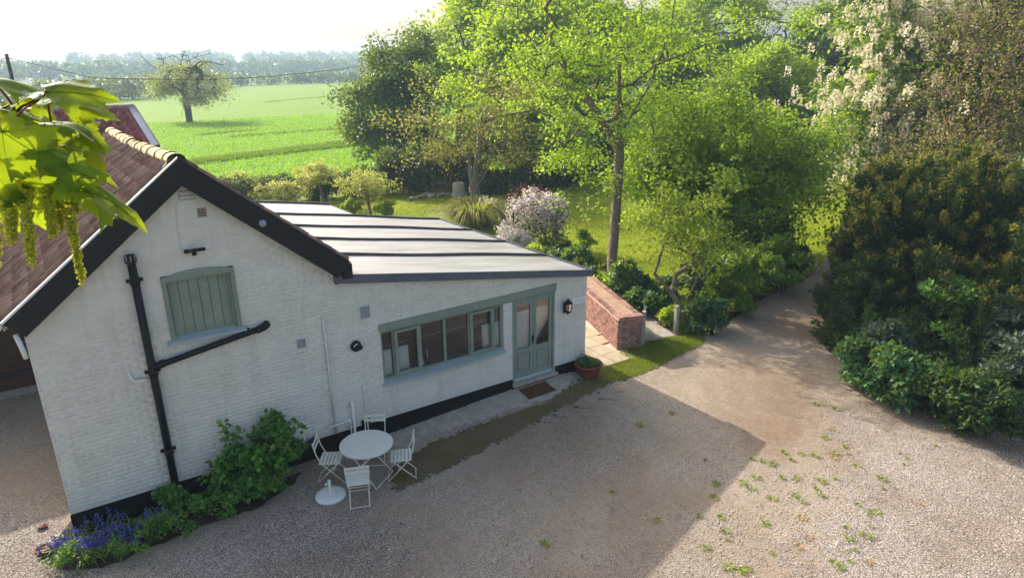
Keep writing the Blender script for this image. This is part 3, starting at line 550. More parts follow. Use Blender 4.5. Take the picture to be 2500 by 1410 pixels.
MB().box(9.12, 9.20, -.03, -.010, 1.72, 1.98).tube([(9.16, -.02, 1.78), (9.16, -.10, 1.72), (9.16, -.14, 1.76)], .012, 6).obj('bracket', bm_, ln)
sg = thing('house_sign', (9.57, 0, 1.86), 'small blank-looking white sign board beside the lantern', 'sign'); MB().box(9.36, 9.79, -.03, -.010, 1.86, 2.03).obj('board', MT['white'], sg, bevel=.004)
sgm = mat('faint_lettering', [(186, 190, 190), (198, 202, 202)], 20, .6); x = 9.44
for w_ in (.03, .022, .03, .026, .0, .03, .024, .028, .02, .03): 
    if w_: MB().box(x, x+w_*.8, -.0312, -.0301, 1.925, 1.958).obj('faint_letter', sgm, sg)
    x += .03
# ---------------------------------------------------------------- things at the doorstep
mp_ = [np.array([p[0], p[1], .012+float(bank(p[0], p[1]))]) for p in ((7.75, -.16), (8.5, -.16), (8.5, -.58), (7.75, -.58))]
dm = tag(MB().prism(mp_[::-1], (0, 0, .02)).obj('doormat', MT['mat'], bevel=.005), 'worn brown coir doormat in front of the double door', 'doormat')
pc = np.array([9.66, -.34, .06]); pt = thing('flower_pot', pc, 'wide terracotta pot with low green plants at the corner of the extension', 'pot plant')
MB().lathe([(0, 0.01), (.21, .01), (.25, .1), (.31, .30), (.335, .31), (.34, .36), (.31, .365), (.29, .32), (0, .315)], pc, 28).obj('pot', MT['terra'], pt, smooth=True)
MB().lathe([(.295, .318), (.15, .335), (0, .34)], pc, 20).obj('soil', MT['soil'], pt)
# ---------------------------------------------------------------- bistro set
def chair_proto():
    o = thing('bistro_chair', (0, 0, 0), 'x', 'chair', 'cream slatted bistro chairs round the garden table'); m = MT['chair']; w = .19
    # faces +y ; seat centre over the origin
    for i in range(6):
        y = -.17+i*.066; MB().box(-.195, .195, y-.026, y+.026, .437, .452).obj('seat_slat', m, o, bevel=.003)
    for s in (-1, 1):
        MB().tube([(s*w, .26, .012), (s*w, -.14, .44), (s*w, -.22, .62), (s*w, -.27, .86)], .0105, 6).obj('back_leg', m, o, smooth=True)      # foot in front, runs up to the back
        MB().tube([(s*(w-.025), -.27, .012), (s*(w-.025), .16, .43)], .0105, 6).obj('front_leg', m, o, smooth=True)
        MB().bar((s*(w-.012), -.19, .428), (s*(w-.012), .19, .428), .012, .018).obj('seat_rail', m, o)
    MB().tube([(-w, .25, .03), (w, .25, .03)], .008, 6).obj('stretcher', m, o); MB().tube([(-w+.025, -.255, .03), (w-.025, -.255, .03)], .008, 6).obj('stretcher', m, o)
    MB().tube([(-w, .05, .235), (w, .05, .235)], .007, 6).obj('stretcher', m, o)
    for z, y in ((.82, -.262), (.735, -.245)): MB().box(-.21, .21, y-.006, y+.008, z-.028, z+.028).obj('back_slat', m, o, bevel=.003)
    return o
tc = np.array([3.66, -1.22]); spots = [((3.27, -1.76), (.36, .93), 'cream bistro chair with its back to the yard, beside the parasol base'), ((4.20, -1.50), (-.93, .42), 'cream bistro chair on the gravel side of the table towards the door'),
  ((3.10, -.86), (.86, -.5), 'cream bistro chair between the leafy wall shrub and the table'), ((4.0, -.72), (-.5, -.87), 'cream bistro chair behind the table, its back to the wall')]
proto = chair_proto()
for i, (p, d, lab) in enumerate(spots):
    o = proto if i == 0 else copy_tree(proto); o.location = (p[0], p[1], 0); o.rotation_euler = (0, 0, math.atan2(d[1], d[0])-math.pi/2); o['label'] = lab
tb = thing('garden_table', (tc[0], tc[1], 0), 'round pale metal garden table among four folding chairs', 'table')
MB().lathe([(0, .715), (.465, .715), (.48, .705), (.485, .715), (.485, .732), (.478, .738), (.0, .738)], (tc[0], tc[1], 0), 48).obj('top', MT['chair'], tb, smooth=False)
for s in (-1, 1):
    for (y0, y1) in ((-.33, .30), (.33, -.30)):
        a = np.array([s*.30, y0, .012]); b = np.array([s*.20, y1, .71]); R2 = np.array([[.8, -.6, 0], [.6, .8, 0], [0, 0, 1]]); off = np.array([tc[0], tc[1], 0]); MB().tube([R2@a+off, R2@b+off], .012, 6).obj('leg', MT['chair'], tb, smooth=True)
for y in (-.33, .33):
    MB().tube([R2@np.array([-.30, y, .03])+off, R2@np.array([.30, y, .03])+off], .009, 6).obj('stretcher', MT['chair'], tb)
MB().tube([R2@np.array([-.25, 0, .37])+off, R2@np.array([.25, 0, .37])+off], .009, 6).obj('stretcher', MT['chair'], tb)
up = np.array([2.87, -1.36, 0]); ubs = thing('parasol_base', up, 'white round parasol base with a short socket, lying on the gravel', 'parasol base')
MB().lathe([(0, 0), (.265, 0), (.27, .02), (.262, .045), (.2, .055), (.03, .062), (0, .062)], up, 40).obj('disc', MT['white'], ubs, smooth=True)
MB().lathe([(.03, .06), (.03, .33), (.024, .335), (.024, .3), (0, .3)], up, 14).obj('socket', MT['chair'], ubs, smooth=True)
MB().tube([up+[-.03, 0, .27], up+[-.065, .0, .27]], .012, 8).tube([up+[-.065, 0, .25], up+[-.065, 0, .29]], .018, 8).obj('screw', MT['chair'], ubs)
# ---------------------------------------------------------------- garden wall, gate, patio
NL = np.array([11.36, .51, 0]); U = np.array([.319, .948, 0]); Wd = np.array([.948, -.319, 0]); TH, LN, HT = .69, 4.2, .90
R3 = np.stack([U, Wd, [0, 0, 1]], 1)
gw = link('garden_wall', MB().box(.01, LN-.01, .01, TH-.01, 0, HT-.012, R3, NL).mesh('core'), MT['mortar']); tag(gw, 'thick low red brick garden wall with a wide flat top beside the extension', 'brick wall')
QB = MB().box(-.5, .5, -.5, .5, -.5, .5).mesh('brick'); QB.materials.append(MT['brick'])
def brickobj(u, w, z, l, t, h, parent=gw, base=NL, RR=R3):
    o = link('brick', QB, None, parent); P = RR @ np.array([u, w, z])+base; a = rng.normal(0, .012); o.matrix_local = Matrix.Translation(Vector(P)-wl(parent)) @ Matrix(RR.tolist()).to_4x4() @ Matrix.Rotation(a, 4, 'Z') @ Matrix.Diagonal((l, t, h, 1))
for k in range(11):
    z = .04+k*.0765; u = .0 if k % 2 else -.11
    while u < 3.6:
        a, b = max(u, 0)+.006, min(u+.225, LN)-.006
        if b-a > .04: brickobj((a+b)/2, .045+rng.normal(0, .004), z, b-a, .1, .065)
        u += .225
    w = .0 if k % 2 else .11
    w = .105+(0 if k % 2 else -.06)
    while w < TH-.03:
        a, b = max(w, .105), min(w+.215, TH)
        if b-a > .05: brickobj(.045+rng.normal(0, .004), (a+b)/2, z, .1, b-a-.012, .065)
        w += .225
u = .11
while u < 3.5:
    for w in (.06, TH-.06): brickobj(u+.11, w, HT+.012+rng.normal(0, .004), .215, .115, .06)
    u += .226
for w in np.arange(.06, TH, .117): brickobj(.05, w, HT+.015, .2, .105, .062)
MB().box(.12, LN-.1, .13, TH-.13, HT-.012, HT+.012, R3, NL).obj('mortar_bed', mat('gritty_top', [(136, 106, 88), (160, 130, 108), (178, 152, 128)], 8, .95, .8), gw)
gp = thing('picket_gate', (12.27, .52, 0), 'weathered pale picket gate standing open, seen almost edge on', 'gate'); hb = np.array([12.2, .42, 0]); gd = np.array([.708, .706, 0])*1.0; gn = np.array([-.706, .708, 0]); wm = MT['wood']
for i in range(9):
    c = hb+gd*(.06+i*.108); hgt = .93+.06*math.sin(math.pi*i/8); pk = [c-gd*.036+[0, 0, .06], c+gd*.036+[0, 0, .06], c+gd*.036+[0, 0, hgt], c+[0, 0, hgt+.09], c-gd*.036+[0, 0, hgt]]
    MB().prism(pk, gn*.02).obj('picket', wm, gp)
for z in (.28, .72): MB().bar(hb+[0, 0, z]-gn*.02, hb+gd*.98+[0, 0, z]-gn*.02, .036, .075).obj('rail', wm, gp)
MB().bar(hb+[0, 0, .3]-gn*.02, hb+gd*.98+[0, 0, .7]-gn*.02, .03, .07).obj('brace', wm, gp)
MB().prism([hb-gd*.1-gn*.05, hb-gd*.0-gn*.05, hb-gd*.0+gn*.05, hb-gd*.1+gn*.05], (0, 0, .98)).obj('hanging_post', wm, gp, bevel=.006)
q = G(1649, 812); gpost = tag(MB().box(q[0]-.055, q[0]+.055, q[1]-.055, q[1]+.055, 0, .82).obj('gate_post', wm, bevel=.012), 'square pale gate post at the foot of the twisted little tree', 'gate post')
pat = structure('patio', [(9.75, -.25, .012), (11.42, -.12, .012), (13.1, 4.9, .012), (9.5, 4.9, .012)], MT['mortar'])
SL = MB().box(-.5, .5, -.5, .5, -.5, .5).mesh('slab'); SL.materials.append(MT['stone'])
for j in range(9):
    y = -.12+j*.56
    for i in range(4):
        x0 = 9.84+i*.47; lim = 11.33+max(0, y-.3)*.335
        if x0+.42 < lim+.12:
            x1 = min(x0+.46, lim); o = link('paving_slab', SL, None, pat, ((x0+x1)/2, y+.275, .024+rng.normal(0, .001))); o.scale = (x1-x0-.008, .545, .03)
p0, p1 = np.array([12.15, .05, 0]), np.array([13.45, .32, 0])
gpath = structure('garden_path', jpoly([p0, p1, p1+U*5.6, p0+U*5.6], .02, .4, .008), MT['conc'])
be = thing('brick_edging', tuple(p1), 'low row of old bricks edging the garden path inside the gate', 'brick edging')
for i in range(20):
    P = p1+Wd*.06+U*(.1+i*.227); o = link('brick', QB, None, be); a = rng.normal(0, .05); o.matrix_local = Matrix.Translation(Vector(P+[0, 0, .035+rng.normal(0, .008)])-wl(be)) @ Matrix(R3.tolist()).to_4x4() @ Matrix.Rotation(a, 4, 'Z') @ Matrix.Diagonal((.21, .11, .1, 1))
# ---------------------------------------------------------------- neighbouring buildings
ob = thing('outbuilding', (-4, 7.4, 0), 'brown brick outbuilding behind the cottage at its eaves side', 'outbuilding')
MB().box(-9, -1.45, 7.0, 11, 0, 3.5).obj('wall', MT['brown'], ob)
MB().box(-9.2, -1.35, 6.9, 6.995, 3.42, 3.62).obj('fascia', MT['greymetal'], ob); MB().prism([(-9.2, 6.8, 3.62), (-9.2, 11.2, 3.62), (-9.2, 9., 4.6)], (7.9, 0, 0)).obj('roof', MT['tile'], ob)
MB().tube([(-9, 6.93, .42), (-1.47, 6.93, .42)], .05, 8).obj('kick_rail', MT['pipe'], ob)
for zz in np.arange(.6, 3.4, .225): MB().box(-4.5, -1.46, 6.985, 6.999, zz, zz+.008).obj('joint', MT['soil'], ob)
structure('yard_paving', [(-9, 6.98, .006), (-9, 6.3, .006), (-1.3, 6.55, .006), (-1.3, 6.98, .006)], MT['conc'])
nb_ = thing('neighbour_house', (0, 14, 0), 'neighbouring house behind, roofed in red pantiles with a blue-grey verge', 'house')
Ye, Yr = 13., 15.3; E1 = F(387, 358, Ye); R1 = F(327, 263, Yr); Rl = F(60, 263, Yr); d = E1-R1; L = np.linalg.norm(d); dn = d/L; vx = np.array([-1., 0, 0]); nn = np.cross(dn, vx); nn = nn if nn[2] > 0 else -nn
MB().prism([R1-nn*.06, E1-nn*.06, E1-nn*.06+vx*9, R1-nn*.06+vx*9], -nn*.08).obj('roof_deck', MT['wood'], nb_)
nroof = MB().prism([R1+[0, 0, -.1], E1+[0, 0, -.12], E1+[0, 4.6, -.12]], vx*9).obj('roof', MT['wood'], nb_)
T2 = tilemesh('tile', .315, .40, 1.5); T2.materials.append(MT['tile2']); nr = int(L/.36)
for i in range(nr+1):
    for j in range(16):
        P = R1+dn*(i*L/(nr+.4))+vx*(.22+(j+1)*.30)+nn*(.0+rng.normal(0, .003)); put(link('tile', T2, None, nroof), P, np.stack([dn, -vx, nn], 1), nroof)
blue = mat('blue_verge', [(104, 118, 142), (128, 142, 162)], 6, .5)
MB().prism([R1+nn*.06, E1+nn*.06, E1+nn*.06+vx*.2, R1+nn*.06+vx*.2], nn*.02).obj('verge_flashing', blue, nb_); MB().prism([R1+nn*.09, E1+nn*.09, E1-nn*.12, R1-nn*.12], (.05, 0, 0)).obj('verge_board', MT['seam'], nb_)
j = 0
while j*.42 < 7: MB().tube([R1+vx*(j*.42)+[0, 0, .03], R1+vx*(j*.42+.41)+[0, 0, .03]], .10, 10).obj('ridge_tile', MT['terr'], nb_, smooth=True); j += 1
MB().box(E1[0]-8.8, E1[0]-.15, Ye+.25, Ye+4.2, 0, E1[2]-.12).obj('wall', MT['brown'], nb_); MB().box(E1[0]-8.9, E1[0]-.05, Ye-.08, Ye+.02, E1[2]-.2, E1[2]-.08).obj('gutter', MT['black'], nb_)
# pole and overhead wire
pb = A(24, 168, 46); po = thing('utility_pole', (pb[0], pb[1], 0), 'tall slender wooden utility pole beyond the neighbouring roof', 'utility pole'); tz = A(18, 132, 46)[2]
MB().tube([(pb[0], pb[1], 0), (pb[0], pb[1], tz)], [.16, .11], 10).obj('pole', MT['barkd'], po, smooth=True); MB().tube([(pb[0]-.25, pb[1], tz-.3), (pb[0]+.25, pb[1], tz-.3)], .03, 6).obj('arm', MT['barkd'], po)
wa = np.array([pb[0], pb[1], tz-.25]); wpx = [A(230, 191, 47), A(480, 196, 49), A(650, 188, 51), A(830, 170, 53), A(1050, 130, 56)]
tag(MB().tube([wa]+wpx, .022, 5).obj('overhead_wire', MT['pipe'], smooth=True), 'thin black overhead wire sagging across the field view', 'wire')
# ---------------------------------------------------------------- vegetation helpers
def unit(v): return v/(np.linalg.norm(v, axis=-1, keepdims=True)+1e-9)
def leaves(name, P, D, N, size, wid, m, parent, fold=.25, hexa=False, droop=0.):
    """one small folded leaf per point: P base, D axis, N normal"""
    n = len(P); D = unit(D); N = unit(N-D*np.sum(N*D, 1, keepdims=True)); S = np.cross(D, N); s = np.asarray(size).reshape(-1, 1)*np.ones((n, 1)); w = s*wid
    if hexa:
        v = np.stack([P, P+D*s*.3+S*w*.42+N*s*fold*.3, P+D*s*.66+S*w*.46+N*s*fold*.3-N*s*droop*.4, P+D*s-N*s*droop, P+D*s*.66-S*w*.46+N*s*fold*.3-N*s*droop*.4, P+D*s*.3-S*w*.42+N*s*fold*.3], 1)
        f = np.array([[0, 1, 2, 3], [0, 3, 4, 5]])
    else:
        v = np.stack([P, P+D*s*.5+S*w*.5+N*s*fold*.4, P+D*s-N*s*droop, P+D*s*.5-S*w*.5+N*s*fold*.4], 1); f = np.array([[0, 1, 2], [0, 2, 3]])
    k = v.shape[1]; Fc = (f[None]+(np.arange(n)*k)[:, None, None]).reshape(-1, f.shape[1])
    return link(name, rawmesh(name, v.reshape(-1, 3), Fc), m, parent)
def skeleton(trunks, targets, zmin, seg=.5, bow=.12, wig=.06, pen=.5):
    pos = []; par = []
    for ti, tr in enumerate(trunks):
        tr = [np.asarray(p, float) for p in tr]
        if ti == 0: pos.append(tr[0]); par.append(-1); prev = 0
        else: prev = int(np.argmin(np.linalg.norm(np.array(pos)-tr[0], axis=1)))
        for a, b in zip(tr[:-1], tr[1:]):
            k = max(1, int(np.linalg.norm(b-a)/seg))
            for j in range(1, k+1): pos.append(a+(b-a)*j/k+(rng.normal(0, wig*.35, 3) if j < k else 0)); par.append(prev); prev = len(pos)-1
    ntr = len(pos); cap = 60000; PA = np.zeros((cap, 3)); PA[:ntr] = pos; n = ntr; par = list(par)
    root = PA[0].copy(); ax = np.array(trunks[0][-1], float)
    order = np.argsort(np.linalg.norm(targets-PA[ntr//2], axis=1)); tips = np.zeros(len(targets), int)
    for ti in order:
        t = targets[ti]; q = PA[:n]; d = np.linalg.norm(q-t, axis=1)+pen*np.maximum(0, q[:, 2]-t[2])+np.where(q[:, 2] < zmin, 50, 0); i = int(np.argmin(d)); a = PA[i].copy(); L = np.linalg.norm(t-a); k = max(2, int(L/seg)); prev = i
        for j in range(1, k+1):
            s = j/k; p = a+(t-a)*s+np.array([0, 0, bow*L*s*(1-s)*2])+(rng.normal(0, wig*min(L, 2), 3) if j < k else 0)
            if n < cap: PA[n] = p; par.append(prev); prev = n; n += 1
        tips[ti] = prev
    return PA[:n], np.array(par), tips
def wood(name, PA, par, m, parent, R, rt=.006, e=2.3):
    n = len(PA); raw = np.zeros(n); kids = np.zeros(n, int)
    for i in range(n-1, -1, -1):
        r = (raw[i] if kids[i] else rt**e); raw[i] = r
        if par[i] >= 0: raw[par[i]] += r; kids[par[i]] += 1
    r = raw**(1/e); rr = r[0]; p = math.log(R/rt)/math.log(max(rr/rt, 1.01)); rad = rt*(r/rt)**p
    idx = np.where(par >= 0)[0]; a = PA[par[idx]]; b = PA[idx]; ra = np.minimum(rad[par[idx]], rad[idx]*1.5)[:, None]; rb = rad[idx][:, None]; d = unit(b-a); b = b+d*rb*.5
    h = np.where(np.abs(d[:, 2:3]) < .9, np.array([[0, 0, 1.]]), np.array([[1., 0, 0]])); u = unit(np.cross(d, h)); w = np.cross(d, u); k = 6; V = []
    for c, r_ in ((a, ra), (b, rb)):
        for j in range(k): an = 2*math.pi*j/k; V.append(c+r_*(math.cos(an)*u+math.sin(an)*w))
    V = np.stack(V, 1); m_ = len(idx); f = np.array([[j, (j+1) % k, k+(j+1) % k, k+j] for j in range(k)]); Fc = (f[None]+(np.arange(m_)*2*k)[:, None, None]).reshape(-1, 4)
    return link(name, rawmesh(name, V.reshape(-1, 3), Fc, True), m, parent)
def ell_px(cx, cy, rx, ry, d, rd=None, dd=0.):
    """ellipsoid whose outline is rx,ry pixels at distance d"""
    k = d/FPX; return (A(cx, cy, d+dd), np.array([rx*k, (rd if rd else rx*k), ry*k]))
RH = np.array([_cy, -_sy, 0.]); FH = np.array([_sy, _cy, 0.])
def sample(ells, n, shell=.45, zmin=.2):
    out = []; vol = np.array([np.prod(e[1])**.8 for e in ells]); vol /= vol.sum()
    cnt = rng.multinomial(n, vol)
    for (c, r), k in zip(ells, cnt):
        d = unit(rng.normal(size=(k, 3))); rad = (shell+(1-shell)*rng.random((k, 1))**.6)*(.85+.3*rng.random((k, 1)))
        q = d*rad*r; out.append(c+q[:, :1]*RH+q[:, 1:2]*FH+q[:, 2:3]*np.array([0, 0, 1.]))
    o = np.concatenate(out); o[:, 2] = np.maximum(o[:, 2], zmin+rng.random(len(o))*.3); return o
def boughs(ells, n, shell, per=11, rb=.26, fl=.42):
    nb = max(6, n//per); B_ = sample(ells, nb, shell); c_ = np.mean([e[0] for e in ells], 0); B_ = c_+(B_-c_)*rng.uniform(.72, 1.2, (nb, 1)); r = np.mean([np.mean(e[1]) for e in ells])*rb; i = rng.integers(0, nb, n); o = rng.normal(size=(n, 3))*np.array([1, 1, fl])*r*(.6+.8*rng.random(nb))[i][:, None]; o[:, 2] -= .25*(o[:, 0]**2+o[:, 1]**2)/max(r, .1); P = B_[i]+o; P[:, 2] = np.maximum(P[:, 2], .3); return P
def cluster(T, k, rc, flat=.6):
    n = len(T); o = rng.normal(size=(n, k, 3))*np.array([1, 1, flat])*rc; return (T[:, None]+o).reshape(-1, 3), o.reshape(-1, 3)
def tree(name, label, cat, base, trunks, ells, nt_, k, rc, ls, lm, bark, R, group=None, zmin=None, shell=.45, wid=.75, upn=.8, flat=.6, seg=.5, bow=.12, wig=.035, hexa=False, rt=.006, twigleaf=0, pen=.5, lsz=.3, extra=None, per=11, rb=.26):
    o = thing(name, base, label, cat, group); base = np.asarray(base, float); T = boughs(ells, nt_, shell, per, rb)
    if extra is not None: T = np.concatenate([T, extra])
    PA, par, tips = skeleton(trunks, T, base[2]+1.2 if zmin is None else zmin, seg, bow, wig, pen); wood('trunk', PA, par, bark, o, R, rt)
    P, off = cluster(T, k, rc, flat); n = len(P); D = unit(off)+rng.normal(0, .5, (n, 3)); D[:, 2] -= .15; N = np.array([0, 0, upn])+rng.normal(0, .5, (n, 3))
    leaves('crown', P, D, N, ls*(1-lsz+2*lsz*rng.random(n)), wid, lm, o, hexa=hexa, droop=.12); return o, T
def shrub(name, label, cat, ells, n, ls, lm, group=None, wid=.6, shell=.55, upn=.5, stems=10, rs=.02, bark=None, base=None, hexa=False, fold=.25, lumps=14, droop=.1, core=True):
    """leafy mound: lumps over the outline, each lump covered in leaves; a few stems inside"""
    c0 = np.mean([e[0] for e in ells], 0); b = np.array([c0[0], c0[1], 0.]) if base is None else np.asarray(base, float)
    o = thing(name, b, label, cat, group); T = sample(ells, lumps*len(ells), shell, .12); rl = np.mean([np.mean(e[1]) for e in ells])*.36
    i = rng.integers(0, len(T), n); d = unit(rng.normal(size=(n, 3))); d[:, 2] = np.abs(d[:, 2])*.8+d[:, 2]*.2; P = T[i]+d*rl*(.35+.75*rng.random((n, 1))**.7)
    P[:, 2] = np.maximum(P[:, 2], .03+.05*rng.random(n)); N = d+np.array([0, 0, upn])+rng.normal(0, .45, (n, 3)); D = d*.6+rng.normal(0, .6, (n, 3))
    leaves('foliage', P, D, N, ls*(.7+.6*rng.random(n)), wid, lm, o, hexa=hexa, fold=fold, droop=droop)
    s = MB()
    for j in range(stems):
        t = T[rng.integers(len(T))]; q = b+np.append(rng.normal(0, .12, 2), 0.0); m_ = (q+t)/2+np.append(rng.normal(0, .08, 2), .1); s.tube([q, m_, t], [rs, rs*.7, rs*.3], 5, False)
    s.obj('stems', bark or MT['barkd'], o, smooth=True); return o
LM = dict(
 maple=leafmat('maple_leaf', [(112, 142, 38), (138, 166, 48), (168, 188, 64)], .55, .18, .5, tcol=(168, 196, 36)),
 oak=leafmat('oak_leaf', [(44, 70, 34), (66, 92, 42), (92, 116, 52)], .3, .25, .5),
 bronze=leafmat('bronze_leaf', [(110, 100, 44), (134, 122, 54), (150, 138, 62)], .35, .25, .6),
 bright=leafmat('spring_leaf', [(104, 134, 40), (134, 158, 48), (160, 176, 60)], .52, .2, .4),
 mid=leafmat('mid_leaf', [(66, 98, 30), (92, 124, 38), (122, 148, 48)], .5, .25, .4),
 dark=leafmat('dark_leaf', [(24, 46, 26), (36, 62, 34), (50, 78, 42)], .3, .3, .5),
 pear=leafmat('pear_leaf', [(110, 132, 40), (138, 156, 50), (160, 172, 64)], .42, .18, .8),
 chest=leafmat('chestnut_leaf', [(56, 84, 30), (80, 110, 40), (112, 138, 52)], .48, .25, .5),
 yew=leafmat('yew_leaf', [(28, 46, 22), (42, 62, 28), (62, 82, 36)], .3, .25, 1.2, .65, tcol=(84, 110, 34)),
 yewtip=leafmat('yew_tip', [(78, 84, 30), (106, 108, 36), (140, 130, 44)], .35, .2, .9, .6, tcol=(140, 136, 44)),
 laurel=leafmat('laurel_leaf', [(38, 72, 40), (54, 92, 54), (80, 118, 74)], .25, .25, 1., .45, spec=.3),
 grey=leafmat('greygreen_leaf', [(50, 66, 56), (72, 88, 76), (100, 112, 100)], .2, .25, 1., .5, spec=.3),
 hedge=leafmat('hedge_leaf', [(22, 42, 24), (34, 60, 30), (48, 78, 38)], .25, .3, 1.),
 umb=leafmat('umbrella_leaf', [(156, 156, 78), (180, 176, 98), (198, 190, 116)], .4, .2, .8),
 oakl=leafmat('field_oak_leaf', [(116, 112, 64), (138, 132, 78), (158, 150, 94)], .4, .2, .8),
 rose=leafmat('wall_shrub_leaf', [(44, 84, 36), (66, 112, 44), (104, 142, 60)], .3, .25, 2.),
 strap=leafmat('strap_leaf', [(40, 66, 28), (70, 98, 40), (110, 128, 60)], .3, .25, 2.),
 bell=leafmat('bluebell_flower', [(66, 66, 140), (88, 88, 166), (120, 120, 190)], .3, .2, 3., tcol=(90, 90, 200)),
 petal=leafmat('white_blossom', [(176, 160, 168), (196, 182, 188), (214, 202, 206)], .3, .1, 3., tcol=(220, 205, 205)),
 candle=leafmat('candle_blossom', [(190, 180, 154), (206, 198, 174), (220, 212, 192)], .45, .08, 3., tcol=(225, 215, 190)),
 redl=leafmat('red_leaf', [(96, 34, 32), (124, 48, 42), (148, 74, 58)], .35, .2, 2., tcol=(160, 60, 40)),
 grass=leafmat('grass_blade', [(92, 112, 26), (120, 136, 32), (148, 154, 46)], .4, .25, 1., tcol=(150, 170, 40)),
 grassb=leafmat('verge_blade', [(112, 92, 62), (112, 100, 60), (104, 108, 52)], .3, .25, 1.),
 straw=leafmat('straw_blade', [(158, 130, 78), (174, 146, 92)], .3, .2, 1., tcol=(170, 140, 80)),
 crop=leafmat('crop_blade', [(54, 96, 26), (70, 116, 34), (86, 132, 42)], .35, .2, .3),
 far=leafmat('far_leaf', [(52, 70, 44), (70, 88, 54), (88, 104, 64)], .2, .2, .1),
 grassclump=leafmat('sedge_blade', [(84, 88, 34), (112, 110, 44), (150, 136, 66)], .35, .3, 1.),
)
# ---------------------------------------------------------------- trees
B = G(1490, 705); d = depth(B); tp = lambda L, dd=0: [A(x, y, d+dd) for x, y in L]
E = lambda *a: ell_px(*a[:4], d, *(a[4:]))
tree('maple_tree', 'tall slender maple in fresh lime-yellow leaf rising beside the garden path', 'tree', B, [[B]+tp([(1500, 560), (1511, 400), (1512, 250), (1514, 60), (1520, -150)]), tp([(1510, 360), (1440, 250), (1360, 130), (1310, 20)]), tp([(1512, 330), (1590, 200), (1640, 60), (1660, -80)]), tp([(1510, 300), (1420, 310), (1300, 270), (1180, 290)]), tp([(1513, 230), (1600, 160), (1720, 110), (1830, 90)])],
     [E(1490, -20, 380, 260, 4.), E(1260, 160, 200, 150, 3.), E(1740, 90, 230, 150, 3.), E(1610, 250, 190, 110, 2.8), E(1400, 300, 170, 90, 2.5), E(1160, 260, 110, 45, 1.5), E(1410, 400, 60, 60, 1.), E(1520, 470, 50, 110, .8), E(1330, 90, 200, 110, 3)],
     860, 26, .17, .11, LM['maple'], MT['bark'], .17, zmin=2.9, shell=.25, flat=.5, upn=1.3, rt=.009, seg=.45, wig=.035)
B = G(1165, 497); d = depth(B)
tree('multistem_tree', 'many-stemmed pale grey tree with sparse bronze spring leaf on the lawn', 'tree', B, [[B]+tp([(1150, 420), (1140, 350), (1100, 270), (1060, 220)]), tp([(1156, 450), (1170, 360), (1178, 270), (1190, 200)]), tp([(1160, 470), (1195, 400), (1215, 340), (1270, 300)]), tp([(1145, 400), (1080, 340), (1000, 320)])],
     [E(1110, 270, 170, 80, 3.5), E(1240, 260, 110, 90, 3), E(980, 310, 105, 75, 2.5), E(1180, 350, 150, 50, 2.5)], 420, 13, .28, .16, LM['bronze'], MT['bark'], .3, zmin=2.2, shell=.3, seg=.6)
B = G(978, 436); d = depth(B)
tree('oak_tree', 'dense dark green oak at the corner of the field and garden', 'tree', B, [[B]+tp([(970, 370), (985, 280), (972, 120), (968, 60)]), tp([(980, 300), (920, 240), (870, 210)]), tp([(983, 290), (1030, 220), (1050, 160)])],
     [E(940, 240, 105, 95, 3.5), E(965, 115, 65, 60, 2), E(1010, 180, 70, 90, 3), E(890, 330, 55, 60, 2), E(1010, 300, 60, 80, 2.5), E(860, 210, 40, 45, 1.5)], 420, 64, .36, .21, LM['oak'], MT['barkd'], .42, per=4, rb=.2, shell=.4, seg=.8)
def bg(px, py0, dd_, ells, n, k, lm, label, rc=.6, ls=.4, R=.3, bark='barkd', shell=.45, trunk_top=None, name='woodland_tree', **kw):
    b = A(px, py0, dd_); b = np.array([b[0], b[1], 0.]); tt = A(px, trunk_top if trunk_top is not None else ells[0][1], dd_); mid = (b+tt)/2+[.2, .1, 0]
    return tree(name, label, 'tree', b, [[b, mid, tt]], [ell_px(*e[:4], dd_, *(e[4:])) for e in ells], n, int(k*1.4) if k > 8 else k, rc, ls*.78, LM[lm], MT[bark], R, group='trees standing round the garden', shell=shell, seg=1., **kw)
bg(1120, 380, 56, [(1125, 120, 90, 100, 4), (1080, 180, 60, 70, 3), (1170, 40, 90, 90, 4)], 240, 45, 'bright', 'light airy green tree between the dark oak and the maple', .7, .42)
bg(1300, 380, 52, [(1290, 110, 130, 120, 4), (1250, 230, 110, 90, 4), (1340, -10, 110, 90, 4)], 300, 50, 'bright', 'bright green tree filling in behind the maple\'s lower limbs', .7, .42)
bg(1290, 440, 42, [(1290, 330, 110, 55, 3), (1230, 300, 90, 60, 3), (1340, 350, 70, 50, 2.5)], 200, 50, 'mid', 'broad-leaved green tree hanging over the dark hollow behind the blossom arch', .5, .34)
bg(1440, 440, 54, [(1440, 290, 120, 110, 3.5), (1400, 200, 110, 100, 3.5)], 260, 55, 'mid', 'leafy green tree directly behind the maple trunk', .6, .36)
bg(1600, 440, 62, [(1600, 260, 130, 140, 4), (1640, 120, 130, 120, 4), (1560, 60, 90, 90, 4)], 330, 55, 'mid', 'tall green tree between the maple trunk and the thicket', .7, .38)
bg(1780, 430, 72, [(1780, 220, 140, 140, 4), (1850, 150, 90, 90, 3.5), (1720, 130, 80, 80, 3)], 330, 55, 'mid', 'rounded green tree standing behind the driveway thicket', .6, .36)
bg(1985, 420, 76, [(1985, 230, 90, 110, 3.5), (2030, 140, 50, 80, 3), (1920, 270, 80, 80, 3)], 260, 50, 'bright', 'yellow-green tree beside the flowering chestnut', .6, .36)
bg(1945, 420, 70, [(1930, 20, 110, 110, 5), (2000, 60, 60, 80, 4), (1860, 40, 80, 90, 4)], 800, 2, 'mid', 'nearly bare twiggy tree standing against the white sky', .6, .2, bark='twig', rt=.012, shell=.2)
